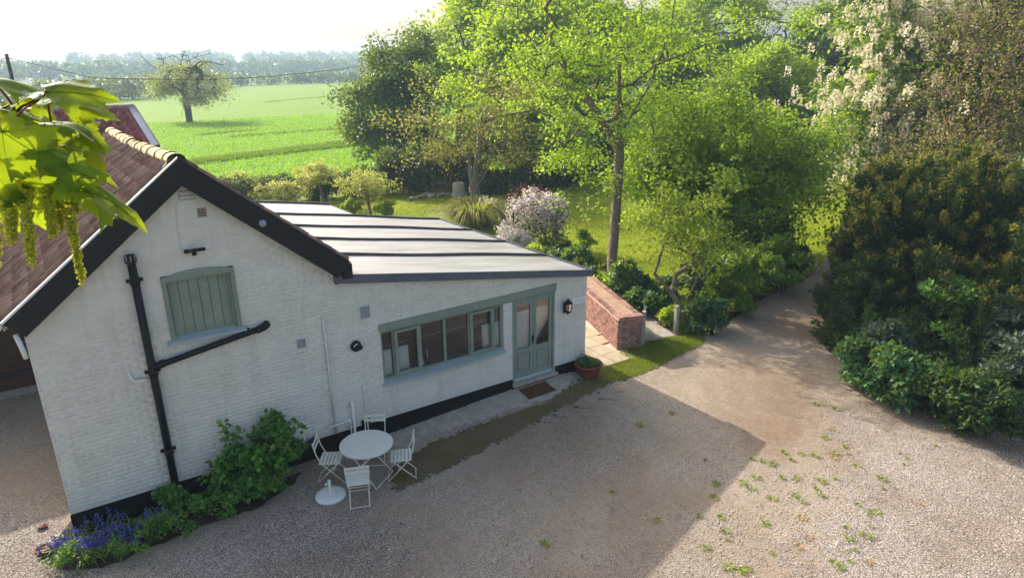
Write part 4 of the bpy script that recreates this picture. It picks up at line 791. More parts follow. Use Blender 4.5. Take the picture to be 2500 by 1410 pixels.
bg(1890, 430, 52, [(1870, 150, 90, 60, 3.5), (1960, 190, 70, 60, 3), (1800, 190, 70, 60, 3)], 240, 40, 'bright', 'fresh green tree below the bare twigs against the sky', .5, .34)
bg(1500, 430, 66, [(1480, 50, 130, 110, 5), (1420, -20, 110, 90, 5)], 240, 45, 'mid', 'tall green tree showing through the top of the maple', .7, .42)
bg(1680, 430, 68, [(1690, 40, 130, 100, 5), (1760, 0, 90, 80, 5)], 240, 45, 'bright', 'tall light green tree between the maple top and the bare twigs', .7, .42)
bg(2060, 430, 66, [(2060, 20, 70, 80, 4), (2030, 110, 60, 70, 4)], 160, 45, 'mid', 'green tree top beside the chestnut crown', .6, .4)
bg(1380, 460, 50, [(1380, 390, 180, 70, 4), (1500, 400, 100, 60, 3)], 160, 60, 'dark', 'dark undergrowth tree closing the garden hollow', .7, .4)
bg(2120, 470, 62, [(2110, 60, 90, 120, 4), (2060, 160, 70, 100, 4)], 200, 55, 'dark', 'deep green tree behind the flowering chestnut', .7, .45)
# tree over the drive
B = G(1872, 640); d = depth(B)
tree('thicket_tree', 'dense green hawthorn leaning over the driveway', 'tree', B, [[B]+tp([(1855, 590), (1840, 520), (1820, 430), (1790, 330)]), tp([(1862, 610), (1900, 520), (1930, 430)]), tp([(1850, 570), (1800, 500), (1730, 430)])],
     [E(1850, 430, 170, 130, 3.), E(1740, 340, 140, 110, 2.6), E(1920, 430, 80, 90, 2.2), E(1890, 310, 120, 90, 2.8), E(1820, 540, 100, 60, 2)], 900, 40, .24, .135, LM['mid'], MT['barkd'], .2, zmin=1., shell=.5, seg=.5)
bg(1680, 560, 27, [(1680, 380, 110, 110, 2.5), (1620, 430, 80, 80, 2), (1740, 460, 90, 80, 2)], 380, 42, 'mid', 'soft green ash-like tree between the maple and the hawthorn', .32, .19, R=.15, bark='bark', name='young_tree', trunk_top=360)
# small twisted tree by the gate
B = G(1692, 806); d = depth(B)
tree('twisted_tree', 'small twisted pear tree with feathery pale leaf beside the gate post', 'tree', B, [[B]+tp([(1672, 765), (1640, 715), (1598, 668), (1612, 620), (1635, 570), (1650, 520)]), tp([(1640, 712), (1650, 670), (1690, 645), (1720, 610)]), [B+[.12, .06, 0]]+tp([(1694, 760), (1676, 730), (1697, 690), (1718, 640), (1735, 580)])],
     [E(1660, 545, 95, 75, 1.1), E(1730, 500, 90, 80, 1.1), E(1600, 530, 50, 45, .7), E(1740, 580, 70, 50, .9)], 220, 18, .12, .12, LM['pear'], MT['bark'], .085, zmin=2., shell=.3, seg=.25, wid=.5, rt=.006, rb=.4, upn=.5)
# flowering chestnut
dC = 37; ech = [(2190, 190, 130, 180, 5), (2120, 290, 70, 140, 4), (2280, 120, 110, 120, 4.5), (2170, 400, 90, 50, 3), (2260, 330, 90, 110, 4), (2100, 60, 60, 80, 3)]
ct, CT = bg(2190, 470, dC, ech, 620, 20, 'chest', 'horse chestnut covered in upright white flower candles', .42, .42, R=.45, name='chestnut_tree', hexa=True, wid=.5)
mbP = []; cen = A(2190, 230, dC); fr = (CT-cen) @ (-FH)+rng.normal(0, .8, len(CT)); idx = np.argsort(-fr)[:430]; n0 = len(CT); CT = np.concatenate([CT, CT+rng.normal(0, .6, CT.shape), CT+rng.normal(0, .9, CT.shape)]); idx = np.concatenate([idx, idx+n0, idx+2*n0])
for i in idx:
    p = CT[i]; o_ = unit((p-cen)*np.array([1, 1, .8])-FH*1.5); b = p+o_*1.0+[0, 0, .2]; hh = .42+.25*rng.random(); nq = 38
    t_ = rng.random(nq); an = rng.random(nq)*6.283; rr = .14*(1-t_*.75); mbP.append(np.stack([b[0]+rr*np.cos(an), b[1]+rr*np.sin(an), b[2]+hh*t_, np.cos(an), np.sin(an), .5+0*an], 1))
Q = np.concatenate(mbP); leaves('flower_candles', Q[:, :3], Q[:, 3:]+rng.normal(0, .2, (len(Q), 3)), rng.normal(0, 1, (len(Q), 3)), .10+.05*rng.random(len(Q)), .9, LM['candle'], ct)
# brown twiggy tree
bt, _ = bg(2440, 470, 31, [(2440, 10, 150, 90, 4), (2430, 150, 140, 200, 4), (2370, 370, 110, 90, 3), (2500, 330, 110, 150, 3), (2330, 230, 60, 120, 2.5)], 2200, 5, 'bronze', 'brown twiggy tree barely in leaf above the yew', .35, .14, R=.25, bark='twig', name='twiggy_tree', shell=.15, rt=.011, pen=.2, bow=.05)
bg(2420, 480, 36, [(2440, 230, 180, 220, 4), (2440, 20, 160, 100, 4)], 240, 50, 'dark', 'dark backing tree behind the twiggy one', .7, .4)
bg(2330, 500, 29, [(2330, 380, 70, 50, 1.5), (2400, 400, 90, 40, 1.5)], 90, 12, 'bronze', 'bronze-leaved sapling spray above the yew top', .25, .14, R=.08, name='sapling', bark='bark')
# the lone oak in the field
B = G(463, 298); d = depth(B)
fo, _ = tree('field_oak', 'lone stag-headed oak standing out in the green field', 'tree', B, [[B]+tp([(459, 270), (452, 230), (445, 190), (440, 160), (452, 122)]), tp([(448, 205), (415, 175), (395, 165), (370, 168)]), tp([(445, 190), (480, 165), (505, 150), (545, 160)]), tp([(443, 170), (425, 150), (412, 138)]), tp([(450, 215), (410, 200), (360, 195)]), tp([(442, 160), (475, 140), (500, 135)])],
     [E(385, 200, 50, 24, 4), E(510, 205, 50, 30, 4), E(450, 182, 75, 24, 4), E(500, 235, 45, 16, 3.5), E(410, 225, 40, 14, 3)], 360, 26, .5, .22, LM['oakl'], MT['barkd'], .45, zmin=2.8, shell=.3, seg=1.2, rt=.025, wig=.1, rb=.16, per=6)
tw_ = [A(450+rng.normal(0, 45), 140+rng.normal(0, 10), d+rng.normal(0, 2)) for _ in range(34)]; PA, par, tips = skeleton([[A(444, 185, d), A(440, 160, d), A(452, 122, d)], [A(445, 180, d), A(490, 150, d), A(545, 158, d)], [A(443, 178, d), A(400, 160, d), A(375, 165, d)]], np.array(tw_), 2., 1., .1, .05); wood('bare_branches', PA, par, MT['barkd'], fo, .11, .03)
# flat-topped umbrella trees in front of the hedge
for i, (tx, ty, cx, cy, rx, ry, lab) in enumerate(((706, 505, 690, 466, 72, 26, 'flat-topped pollard with lime leaf, nearest the cottage verge'), (796, 506, 775, 420, 55, 24, 'flat-topped pollard on a leaning stem, tallest and furthest back'), (906, 530, 893, 446, 72, 30, 'flat-topped pollard between the two pale bushes'), (612, 490, 585, 445, 75, 28, 'flat-topped pollard partly hidden by the black barge board'))):
    B = G(tx, ty); d = depth(B); top = A(cx, cy+ry*.6, d)
    tree('pollard_tree', lab, 'tree', B, [[B, (B+top)/2, top]], [ell_px(cx, cy, rx, ry, d, 1.1)], 190, 18, .10, .10, LM['umb'], MT['twig'], .075, per=3, rb=.1, group='flat-topped pollards along the hedge', zmin=1., shell=.3, seg=.35, rt=.008, pen=.1, bow=.05)
    for s in ((-.22, .22) if i in (1, 2) else ()):
        tag(MB().tube([B+RH*s, B+RH*s+[0, 0, .62 if i == 1 else .45]], .035, 7).obj('stake', MT['wood']), ('short wooden stake %s of the leaning pollard stem' if i == 1 else 'short wooden stake %s of the pollard between the pale bushes') % ('on the cottage side' if s < 0 else 'on the lawn side'), 'stake', 'stakes at the pollards')
# ---------------------------------------------------------------- hedges and shrubs
def hedge(name, label, a, b, w, h, n, lm, ls, lumps=40):
    a = np.array(a, float); b = np.array(b, float); o = thing(name, tuple((a+b)/2)+(0,), label, 'hedge'); t = rng.random(lumps); sd_ = unit(np.array([-(b-a)[1], (b-a)[0]]))
    T = np.concatenate([a+(b-a)*t[:, None]+sd_*rng.uniform(-w/2, w/2, (lumps, 1))*.7, (h*rng.uniform(.2, .88, lumps))[:, None]], 1); i = rng.integers(0, lumps, n); d = unit(rng.normal(size=(n, 3)))
    P = T[i]+d*np.array([1, 1, .8])*(w*.30)*(.5+.6*rng.random((n, 1))); P[:, 2] = np.clip(P[:, 2], .03, h*1.15); leaves('foliage', P, d+rng.normal(0, .6, (n, 3)), d+[0, 0, .4]+rng.normal(0, .4, (n, 3)), ls*(.7+.6*rng.random(n)), .6, LM[lm], o)
    s = MB()
    for j in range(14): q = np.append(a+(b-a)*j/13, 0); s.tube([q, q+[.1, 0, h*.4], q+np.append(rng.normal(0, .3, 2), h*.8)], [.04, .03, .01], 5, False)
    s.obj('stems', MT['barkd'], o); return o
hedge('hedge', 'dark clipped hedge between the garden and the green field', (2, 27.6), (17, 25.), 1.7, 1.45, 26000, 'hedge', .15, 70)
hedge('laurel_hedge', 'rounded dark evergreen bushes under the oak at the lawn edge', (15.5, 24.8), (21, 24.5), 2.6, 2.3, 18000, 'dark', .18, 45)
hedge('undergrowth', 'low leafy undergrowth in the shade of the hollow', (19.5, 22.3), (34, 20), 2.4, .9, 16000, 'hedge', .2, 60)
hedge('bramble_bank', 'shaded green bank behind the blossom arch', (22, 26), (50, 22), 3., 2.4, 20000, 'dark', .3, 60)
hedge('border_hedge', 'dark mass of bushes at the far end of the lawn by the drive', (40, 17), (56, 14), 3., 2., 12000, 'dark', .28, 40)
# low stone edging behind the lawn
rk = thing('rockery', (18.5, 22.2, 0), 'low rockery of rough grey stones at the back of the lawn', 'rockery'); RB = []
for i in range(26):
    x = 15.8+i*.27; s = .18+.12*rng.random(); mb = MB(); v = unit(rng.normal(size=(10, 3)));
    import bmesh
    bm = bmesh.new(); [bm.verts.new(p*[1, .8, .7]*s*(.8+.4*rng.random())) for p in v]; bmesh.ops.convex_hull(bm, input=bm.verts); me = bpy.data.meshes.new('stone'); bm.to_mesh(me); bm.free(); link('stone', me, MT['conc'], rk, (x, 22.45-.12*i*.27+rng.normal(0, .1), s*.35))
st = thing('tree_stump', tuple(G(1120, 480)), 'pale weathered stump at the back of the lawn', 'stump'); q = G(1120, 480); MB().lathe([(.42, 0), (.36, .2), (.34, .75), (.3, .8), (0, .78)], q, 11).obj('stump', MT['wood'], st)
# sedge clump at the multi-stemmed tree
def blades(name, c, n, L, spread, lm, parent, w=.02, bend=.5, h=1.):
    an = rng.random(n)*6.283; r0 = spread*np.sqrt(rng.random(n)); l = L*(.6+.5*rng.random(n)); dr = np.stack([np.cos(an), np.sin(an), 0*an], 1); b = np.asarray(c)+dr*r0[:, None]; b[:, 2] = c[2] if np.ndim(c) == 1 else b[:, 2]
    lean = (.15+bend*rng.random(n))[:, None]; sdv = np.stack([-np.sin(an), np.cos(an), 0*an], 1)*w; l = l[:, None]; upv = np.array([0, 0, 1.])*h
    m1 = b+dr*l*lean*.35+upv*l*.5; m2 = b+dr*l*lean*.9+upv*l*(.85-.3*lean); tip = b+dr*l*lean*1.5+upv*l*(.95-.8*lean)
    V = np.stack([b-sdv, b+sdv, m1+sdv, m1-sdv, m2+sdv*.8, m2-sdv*.8, tip+sdv*.05, tip-sdv*.05], 1); f = np.array([[0, 1, 2, 3], [3, 2, 4, 5], [5, 4, 6, 7]]); Fc = (f[None]+(np.arange(n)*8)[:, None, None]).reshape(-1, 4)
    return link(name, rawmesh(name, V.reshape(-1, 3), Fc, True), lm, parent)
q = G(1160, 548); sc_ = thing('sedge_clump', tuple(q), 'big arching clump of ornamental grass below the many-stemmed tree', 'ornamental grass'); blades('blades', q, 1500, 1.45, .75, LM['grassclump'], sc_, .024, .75)
q2 = G(1205, 540); sc_ = thing('sedge_clump', tuple(q2), 'darker green grass clump just behind the arching one', 'ornamental grass'); blades('blades', q2, 1500, 1.1, .6, LM['hedge'], sc_, .016, .75)  # this clump takes the dark green hedge leaf colour
def sh(name, label, px, py, rx, ry, lm, n, ls, rd=None, more=(), cat='shrub', **kw):
    b = G(px, py); d = depth(b); return shrub(name, label, cat, [ell_px(px, py-ry, rx, ry, d, rd or rx*d/FPX)]+[ell_px(*m_, d) for m_ in more], n, ls, LM[lm], base=b, **kw)
sh('pale_bush', 'pale grey-green bush on the lawn beside the staked pollard, cottage side', 860, 530, 22, 20, 'pear', 1400, .13, lumps=10)
sh('pale_bush', 'pale grey-green bush with one tall shoot on the open-lawn side of the pollard', 935, 532, 24, 15, 'pear', 1500, .13, lumps=10, more=((952, 500, 8, 14),))
# blossom arch
q = G(1305, 612); d = depth(q); arch = thing('blossom_arch', tuple(q), 'garden arch smothered in pinkish white clematis blossom', 'clematis'); ee = [ell_px(1305, 515, 62, 40, d, 1.0), ell_px(1345, 545, 34, 60, d, .9), ell_px(1255, 560, 30, 40, d, .8)]
T = sample(ee, 70, .6); n = 5200; i = rng.integers(0, len(T), n); o_ = unit(rng.normal(size=(n, 3))); P = T[i]+o_*.34*(.4+.7*rng.random((n, 1))); leaves('leaves', P[:2200], o_[:2200]+rng.normal(0, .5, (2200, 3)), o_[:2200], .14, .6, LM['hedge'], arch)
keep = rng.random(n) < np.clip(.2+.5*(P[:, 2]-1.), .12, .8); P2 = P[keep]+o_[keep]*.05; leaves('blossom', np.repeat(P2, 3, 0)+rng.normal(0, .05, (len(P2)*3, 3)), rng.normal(0, 1, (len(P2)*3, 3)), np.repeat(o_[keep], 3, 0)+rng.normal(0, .4, (len(P2)*3, 3)), .085, .9, LM['petal'], arch)
for s in (-.85, .85):
    for f_ in (-.35, .35): MB().tube([q+RH*s+FH*f_, q+RH*s+FH*f_+[0, 0, 1.7]], .022, 6).obj('post', MT['black'], arch)
for f_ in (-.2, .3): MB().tube([q+FH*f_+RH*(.7*math.cos(a_))+[0, 0, 1.55+.4*math.sin(a_)] for a_ in np.linspace(0, math.pi, 12)], .02, 6).obj('hoop', MT['black'], arch)
for k_ in range(6): MB().tube([q+RH*.85-FH*.35+[0, 0, .25+k_*.26], q+RH*.85+FH*.35+[0, 0, .25+k_*.26]], .012, 5).obj('rung', MT['black'], arch)
q = G(1262, 620); d = depth(q); bl_ = thing('white_shrub', tuple(q), 'low white-flowered shrub at the foot of the blossom arch', 'shrub'); T = sample([ell_px(1262, 582, 36, 30, d, .7)], 26, .6); n = 2200; i = rng.integers(0, len(T), n); o_ = unit(rng.normal(size=(n, 3))); P = T[i]+o_*.24*(.5+.6*rng.random((n, 1)))
leaves('leaves', P[:800], o_[:800]+rng.normal(0, .5, (800, 3)), o_[:800], .11, .6, LM['laurel'], bl_); leaves('blossom', np.repeat(P, 2, 0)+rng.normal(0, .04, (2*n, 3)), rng.normal(0, 1, (2*n, 3)), np.repeat(o_, 2, 0), .075, .9, LM['petal'], bl_)
sh('red_shrub', 'red-leaved shrub peeping over the blossom arch', 1290, 512, 48, 26, 'redl', 2600, .12, lumps=16)
# border behind the extension
for (px, py, rx, ry, lm, n, ls, lab) in ((1310, 655, 60, 24, 'bright', 2600, .16, 'lime green leafy perennial just behind the extension roof edge'), (1390, 675, 52, 32, 'laurel', 2600, .17, 'blue-green leafy plant between the roof edge and the maple'), (1440, 700, 46, 30, 'dark', 2200, .15, 'dark green low plant at the roof corner'), (1345, 640, 40, 26, 'dark', 1600, .14, 'dark foliage under the blossom arch'), (1425, 640, 26, 36, 'mid', 1100, .13, 'slim upright green plant before the lawn'),
    (1530, 740, 44, 50, 'laurel', 3000, .15, 'white-flecked shrub at the base of the maple'), (1590, 770, 50, 42, 'laurel', 3200, .16, 'bright green leafy shrub behind the garden wall'), (1480, 715, 40, 22, 'bright', 1300, .13, 'small lime plants on the wall side of the maple'), (1630, 800, 22, 24, 'bright', 900, .14, 'yellow-green strappy plant next to the gate post'),
    (1725, 815, 44, 42, 'laurel', 3000, .15, 'rounded glossy green bush at the drive edge by the twisted tree'), (1690, 720, 55, 50, 'grey', 3000, .14, 'grey-green rose bush behind the twisted tree'), (1780, 770, 60, 58, 'chest', 3800, .15, 'rose bush on the drive border, nearest of the row'), (1840, 735, 62, 60, 'chest', 3800, .15, 'rose bush in the middle of the drive border'), (1905, 710, 58, 60, 'mid', 3600, .15, 'lighter green bush with white blooms under the hawthorn'), (1945, 672, 26, 40, 'dark', 1600, .15, 'dark bush closing the drive border'), (1740, 690, 60, 40, 'chest', 2600, .14, 'low bushes between the twisted tree and the lawn'), (1860, 620, 80, 50, 'dark', 3600, .18, 'broad dark bush below the hawthorn crown')):
    sh('border_shrub', lab, px, py, rx, ry, lm, n, ls, lumps=16, group='shrubs along the garden borders')
    if 'white blooms' in lab: rb_ = [o for o in COL.objects if o.get('label') == lab][0]
q = G(1905, 710)+RH*rng.uniform(-2.2, 1., (46, 1))+np.array([0, 0, 1.])*rng.uniform(.5, 1.55, (46, 1))-FH*rng.uniform(.4, .75, (46, 1)); n = len(q)
leaves('white_blooms', np.repeat(q, 5, 0), rng.normal(0, 1, (n*5, 3)), rng.normal(0, 1, (n*5, 3)), .05, .9, LM['petal'], rb_)['kind'] = 'stuff'
# ---------------------------------------------------------------- yew mass on the right
def yew(name, label, ells, nsp, per, base):
    o = thing(name, base, label, 'yew'); T = sample(ells, nsp, .82, .15); cs = np.stack([e[0] for e in ells]); near = np.argmin(np.linalg.norm(T[:, None]-cs[None], axis=2), 1); out = unit(T-cs[near]); ax = unit(out*.75+np.array([0, 0, .75])+rng.normal(0, .2, T.shape)); L = .5+.5*rng.random((len(T), 1))
    i = np.repeat(np.arange(len(T)), per); t = rng.random((len(i), 1)); P = T[i]+ax[i]*L[i]*(t-.35); rad = unit(rng.normal(size=P.shape)); D = ax[i]*.6+rad; n = len(P)
    P = P+rad*.10*(1-t*.8); keep = P[:, 2] > .04; gold = keep & (t[:, 0] > 1.03-.6*(rng.random(len(T))**1.6)[i]*np.clip((T[i][:, 2]-.6)/2.2, 0, 1)); dk = keep & ~gold
    s = .09+.07*rng.random(n); leaves('foliage', P[dk], D[dk], rad[dk]+[0, 0, .5], s[dk], .34, LM['yew'], o); leaves('gold_tips', P[gold], D[gold], rad[gold]+[0, 0, .5], s[gold]*.9, .36, LM['yewtip'], o)
    k = nsp*10; T2 = sample([(c, r*.8) for c, r in ells], k, .3, .1); leaves('light_blocking_leaves', T2, rng.normal(0, 1, (k, 3)), rng.normal(0, 1, (k, 3)), .32, .6, LM['hedge'], o)  # extra large leaves added inside to block light and darken the core
    b = np.asarray(base, float); s_ = MB()
    for j in range(14): tt = T[rng.integers(len(T))]; c_ = cs[rng.integers(len(cs))]; tt = c_+(tt-c_)*.3; b2 = np.array([c_[0], c_[1], 0]); s_.tube([b2+np.append(rng.normal(0, .15, 2), 0), (b2+tt)/2, tt], [.07, .05, .015], 6, False)
    s_.obj('stems', MT['barkd'], o, smooth=True)
ye = lambda cx, cy, rx, ry, d, rd: ell_px(cx, cy, rx, ry, d, rd)
yew('yew_bush', 'golden-tipped yew at the bend of the drive', [ye(2140, 640, 90, 160, 20.2, 1.3), ye(2110, 760, 85, 120, 19.2, 1.2), ye(2170, 500, 70, 90, 21.5, 1.), ye(2085, 850, 60, 75, 17.6, .9)], 620, 140, tuple(G(2120, 860)))
yew('yew_bush', 'tall golden-tipped yew in the middle of the dark evergreen bank', [ye(2290, 620, 110, 180, 20., 1.6), ye(2260, 780, 110, 150, 18.6, 1.3), ye(2330, 480, 90, 90, 21.5, 1.3), ye(2230, 890, 110, 90, 17., 1.)], 700, 140, tuple(G(2280, 930)))
yew('yew_bush', 'golden-tipped yew running out of the picture beside the drive', [ye(2450, 640, 120, 190, 19., 1.6), ye(2420, 830, 130, 170, 17.2, 1.4), ye(2540, 760, 110, 250, 17.5, 1.6), ye(2460, 500, 100, 80, 20.5, 1.3), ye(2400, 950, 130, 90, 15.8, .9)], 760, 140, tuple(G(2440, 980)))
for (px, py, rx, ry, lm, n, ls, lab, rd) in ((2110, 945, 66, 60, 'laurel', 3400, .16, 'pale green laurel sprouting at the foot of the yew by the drive', .6), (2190, 985, 70, 66, 'laurel', 4200, .17, 'light green laurel low in front of the evergreen bank', .65), (2170, 880, 60, 45, 'grey', 2600, .13, 'silvery shrub above the laurels', .5), (2290, 1020, 80, 60, 'hedge', 4000, .12, 'dark bush at the gravel edge in the evergreen bank', .7), (2400, 1055, 90, 70, 'hedge', 4600, .12, 'deep shaded bush beneath the running yew', .8), (2460, 870, 70, 75, 'grey', 3800, .13, 'large grey-green shrub high in the evergreen bank', .6), (2490, 1010, 80, 90, 'grey', 3800, .13, 'grey shrub at the picture edge of the evergreen bank', .6)):
    b = G(px, py); d = depth(b)-.2; shrub('bank_shrub', lab, 'shrub', [ell_px(px, py-ry*.9, rx, ry, d if py > 930 else 16.2, rd)], n, ls, LM[lm], base=b, lumps=26, group='shrubs in the evergreen bank', wid=.5)
for (px, py, d_, lab, s_) in ((2330, 720, 17.2, 'spray of pale green leaves across the middle of the yews', 70), (2240, 500, 19.5, 'pale green elder shoot pushing through the yew top', 55), (2320, 810, 16.6, 'small drooping pale spray low in the yews', 30)):
    shrub('elder_spray', lab, 'shrub', [ell_px(px, py, s_, s_*.45, d_, .5)], int(s_*14), .15, LM['rose'], base=tuple(A(px, py+160, d_+.8)*[1, 1, 0]), lumps=12, stems=6, wid=.45, group='elder sprays in the yews')
# ---------------------------------------------------------------- planting against the cottage
def tall(name, label, cx, base, ells, n, ls, lm, stems=9):
    return shrub(name, label, 'shrub', ells, n, ls, LM[lm], base=base, lumps=22, stems=stems, rs=.012, wid=.75, hexa=True)
f2 = lambda px, py, rx, ry, Y, rd: ((lambda P: (P, np.array([rx*depth(P)/FPX, rd, ry*depth(P)/FPX])))(F(px, py, Y)))
ws = tall('wall_shrub', 'leafy green climbing shrub sprawling up the cottage wall beside the soil pipe', 560, (1.7, -.35, 0), [f2(575, 1150, 62, 52, -.45, .28), f2(575, 1070, 24, 45, -.2, .12), f2(660, 1060, 42, 55, -.22, .16), f2(690, 1090, 50, 40, -.3, .2), f2(640, 1130, 70, 50, -.42, .25), f2(580, 1212, 75, 28, -.55, .3), f2(720, 1050, 22, 30, -.2, .12), f2(655, 1010, 12, 20, -.15, .08)], 2500, .10, 'rose', 40)
shrub('wall_shrub', 'small leafy plant between the soil pipe and the bluebells', 'shrub', [f2(410, 1220, 28, 30, -.2, .15), f2(470, 1235, 30, 22, -.4, .2)], 700, .085, LM['rose'], base=(.5, -.3, 0), lumps=12, stems=5, rs=.008, hexa=True, wid=.8)
bed = structure('flower_bed', jpoly([G(*p, .008) for p in ((95, 1345), (150, 1300), (180, 1262), (300, 1235), (420, 1225), (620, 1190), (740, 1150), (720, 1180), (640, 1235), (520, 1275), (430, 1310), (330, 1350), (250, 1385), (150, 1390))], .03, .15, .012), MT['soil'])
bk = thing('bluebell_patch', (-.3, -.5, 0), 'clump of bluebells with strappy leaves at the cottage corner', 'bluebells')
cents = [G(*p) for p in ((190, 1330), (235, 1350), (280, 1330), (330, 1310), (380, 1300), (215, 1370), (160, 1360), (260, 1300), (310, 1340), (400, 1280))]
for i, c in enumerate(cents): blades('strap_leaves', np.array([c[0], c[1], .01]), 46 if i < 7 else 26, .36, .14, LM['strap'], bk, .010, .9)
fp, fd = [], []
for j in range(95):
    c = cents[rng.integers(len(cents))]; s0 = np.array([c[0]+rng.normal(0, .13), c[1]+rng.normal(0, .09), 0]); hh = .26+.16*rng.random(); ln_ = rng.normal(0, .06, 2); tp_ = s0+np.array([ln_[0], ln_[1], hh]); fp.append((s0, tp_))
s = MB(); P, D = [], []
for s0, tp_ in fp:
    s.tube([s0, (s0+tp_)/2+[0, 0, .02], tp_], [.005, .004, .003], 4, False)
    for q in range(11):
        t_ = .62+.38*q/10; b = s0+(tp_-s0)*t_; an = rng.random()*6.28; dv = np.array([math.cos(an), math.sin(an), -.5]); b = b+dv*.018
        for r_ in range(3): P.append(b); D.append(dv+rng.normal(0, .5, 3))
s.obj('stalks', LM['strap'], bk)['kind'] = 'stuff'; P = np.array(P); D = np.array(D); leaves('bells', P, D, rng.normal(0, 1, P.shape), .032, .8, LM['bell'], bk)
shrub('ground_cover', 'trailing green leaves along the front of the wall shrub', 'plant', [(G(520, 1262, .06), np.array([.5, .16, .08])), (G(650, 1215, .06), np.array([.4, .14, .08]))], 1300, .055, LM['rose'], base=tuple(G(560, 1255)), lumps=16, stems=3, rs=.004)
shrub('ground_cover', 'low green ground cover in front of the bluebells', 'plant', [(G(300, 1355, .06), np.array([.55, .18, .08])), (G(420, 1310, .06), np.array([.4, .2, .09])), (G(180, 1385, .05), np.array([.3, .14, .07]))], 2200, .05, LM['rose'], base=tuple(G(300, 1355)), lumps=18, stems=0+3, rs=.004)
q = G(108, 1348); tag(MB().lathe([(.0, 0.01), (.10, .01), (.125, .05), (.12, .09), (.10, .10), (.085, .06), (0, .055)], q, 14).obj('clay_dish', MT['terra'], smooth=True), 'broken terracotta dish at the tip of the flower bed', 'dish')
q = G(105, 1288); bm = bmesh.new(); [bm.verts.new(p*[.09, .07, .05]) for p in unit(rng.normal(size=(14, 3)))]; bmesh.ops.convex_hull(bm, input=bm.verts); me = bpy.data.meshes.new('loose_stone'); bm.to_mesh(me); bm.free(); tag(link('loose_stone', me, MT['terra'], None, q+[0, 0, .03]), 'brown stone on the sunlit gravel left of the bluebells', 'stone')
# pot planting
n = 420; an = rng.random(n)*6.283; r = .24*np.sqrt(rng.random(n)); P = pc+np.stack([r*np.cos(an), r*np.sin(an), .33+.08*rng.random(n)], 1); leaves('plants', P, np.stack([np.cos(an), np.sin(an), .6+0*an], 1)+rng.normal(0, .4, (n, 3)), np.array([0, 0, 1.])+rng.normal(0, .4, (n, 3)), .06, .7, LM['rose'], pt)
n = 160; P = pc+np.array([-.02, .1, .38])+rng.normal(0, 1, (n, 3))*[.06, .06, .1]; leaves('shrublet', P, rng.normal(0, 1, (n, 3))+[0, 0, .5], rng.normal(0, 1, (n, 3)), .06, .6, LM['grey'], pt)['kind'] = 'stuff'
# ---------------------------------------------------------------- gravel, weeds, grass
def pebbles(name, P, s):
    n = len(P); base = np.array([[1, 0, 0], [0, 1, 0], [-1, 0, 0], [0, -1, 0], [0, 0, .7], [0, 0, -.6]]); V = base[None]*s[:, None, None]*np.stack([rng.uniform(.7, 1.3, n), rng.uniform(.6, 1.1, n), rng.uniform(.5, .9, n)], 1)[:, None]; V = V*(1+rng.normal(0, .15, (n, 6, 1)))
    an = rng.random(n)*6.283; c, sn = np.cos(an)[:, None], np.sin(an)[:, None]; V = np.stack([V[..., 0]*c-V[..., 1]*sn, V[..., 0]*sn+V[..., 1]*c, V[..., 2]], 2)+P[:, None]
    f = np.array([[0, 1, 4], [1, 2, 4], [2, 3, 4], [3, 0, 4], [1, 0, 5], [2, 1, 5], [3, 2, 5], [0, 3, 5]]); Fc = (f[None]+(np.arange(n)*6)[:, None, None]).reshape(-1, 3)
    return tag(link(name, rawmesh(name, V.reshape(-1, 3), Fc), MT['pebble']), 'loose pale gravel scattered over the yard', 'gravel', kind='stuff')
def spx(boxes, n, z=.0):
    w = np.array([b[4] for b in boxes], float); w /= w.sum(); out = []
    for (x0, y0, x1, y1, _), k in zip(boxes, rng.multinomial(n, w)):
        a = np.array([G(x0, y0), G(x1, y0), G(x1, y1), G(x0, y1)]); u, v = rng.random((k, 1)), rng.random((k, 1)); out.append((a[0]*(1-u)+a[1]*u)*(1-v)+(a[3]*(1-u)+a[2]*u)*v)
    P = np.concatenate(out); P[:, 2] = z; return P
P = spx([(1750, 1150, 2600, 1480, 5), (2000, 1000, 2650, 1150, 2.2), (-250, 1200, 200, 1480, 2.2), (200, 1270, 1000, 1480, 2.6), (900, 1150, 1800, 1480, 3), (-300, 960, 170, 1230, 1.3)], 30000, .006); msk = rng.random(len(P)) < .35+.65*(np.sin(P[:, 0]*1.9)*np.sin(P[:, 1]*2.3+1) > -.25)
P = P[msk]; pebbles('loose_gravel', P, .008+.012*rng.random(len(P))**2)
def tuft_mesh(lm, n, L, w):
    o = blades('tuft', np.array([0., 0, 0]), n, L, .07, lm, None, w, .9); me = o.data; bpy.data.objects.remove(o); return me
TM = [tuft_mesh(LM['grass'], 34, .10, .006) for _ in range(3)]+[tuft_mesh(LM['straw'], 30, .09, .006)]
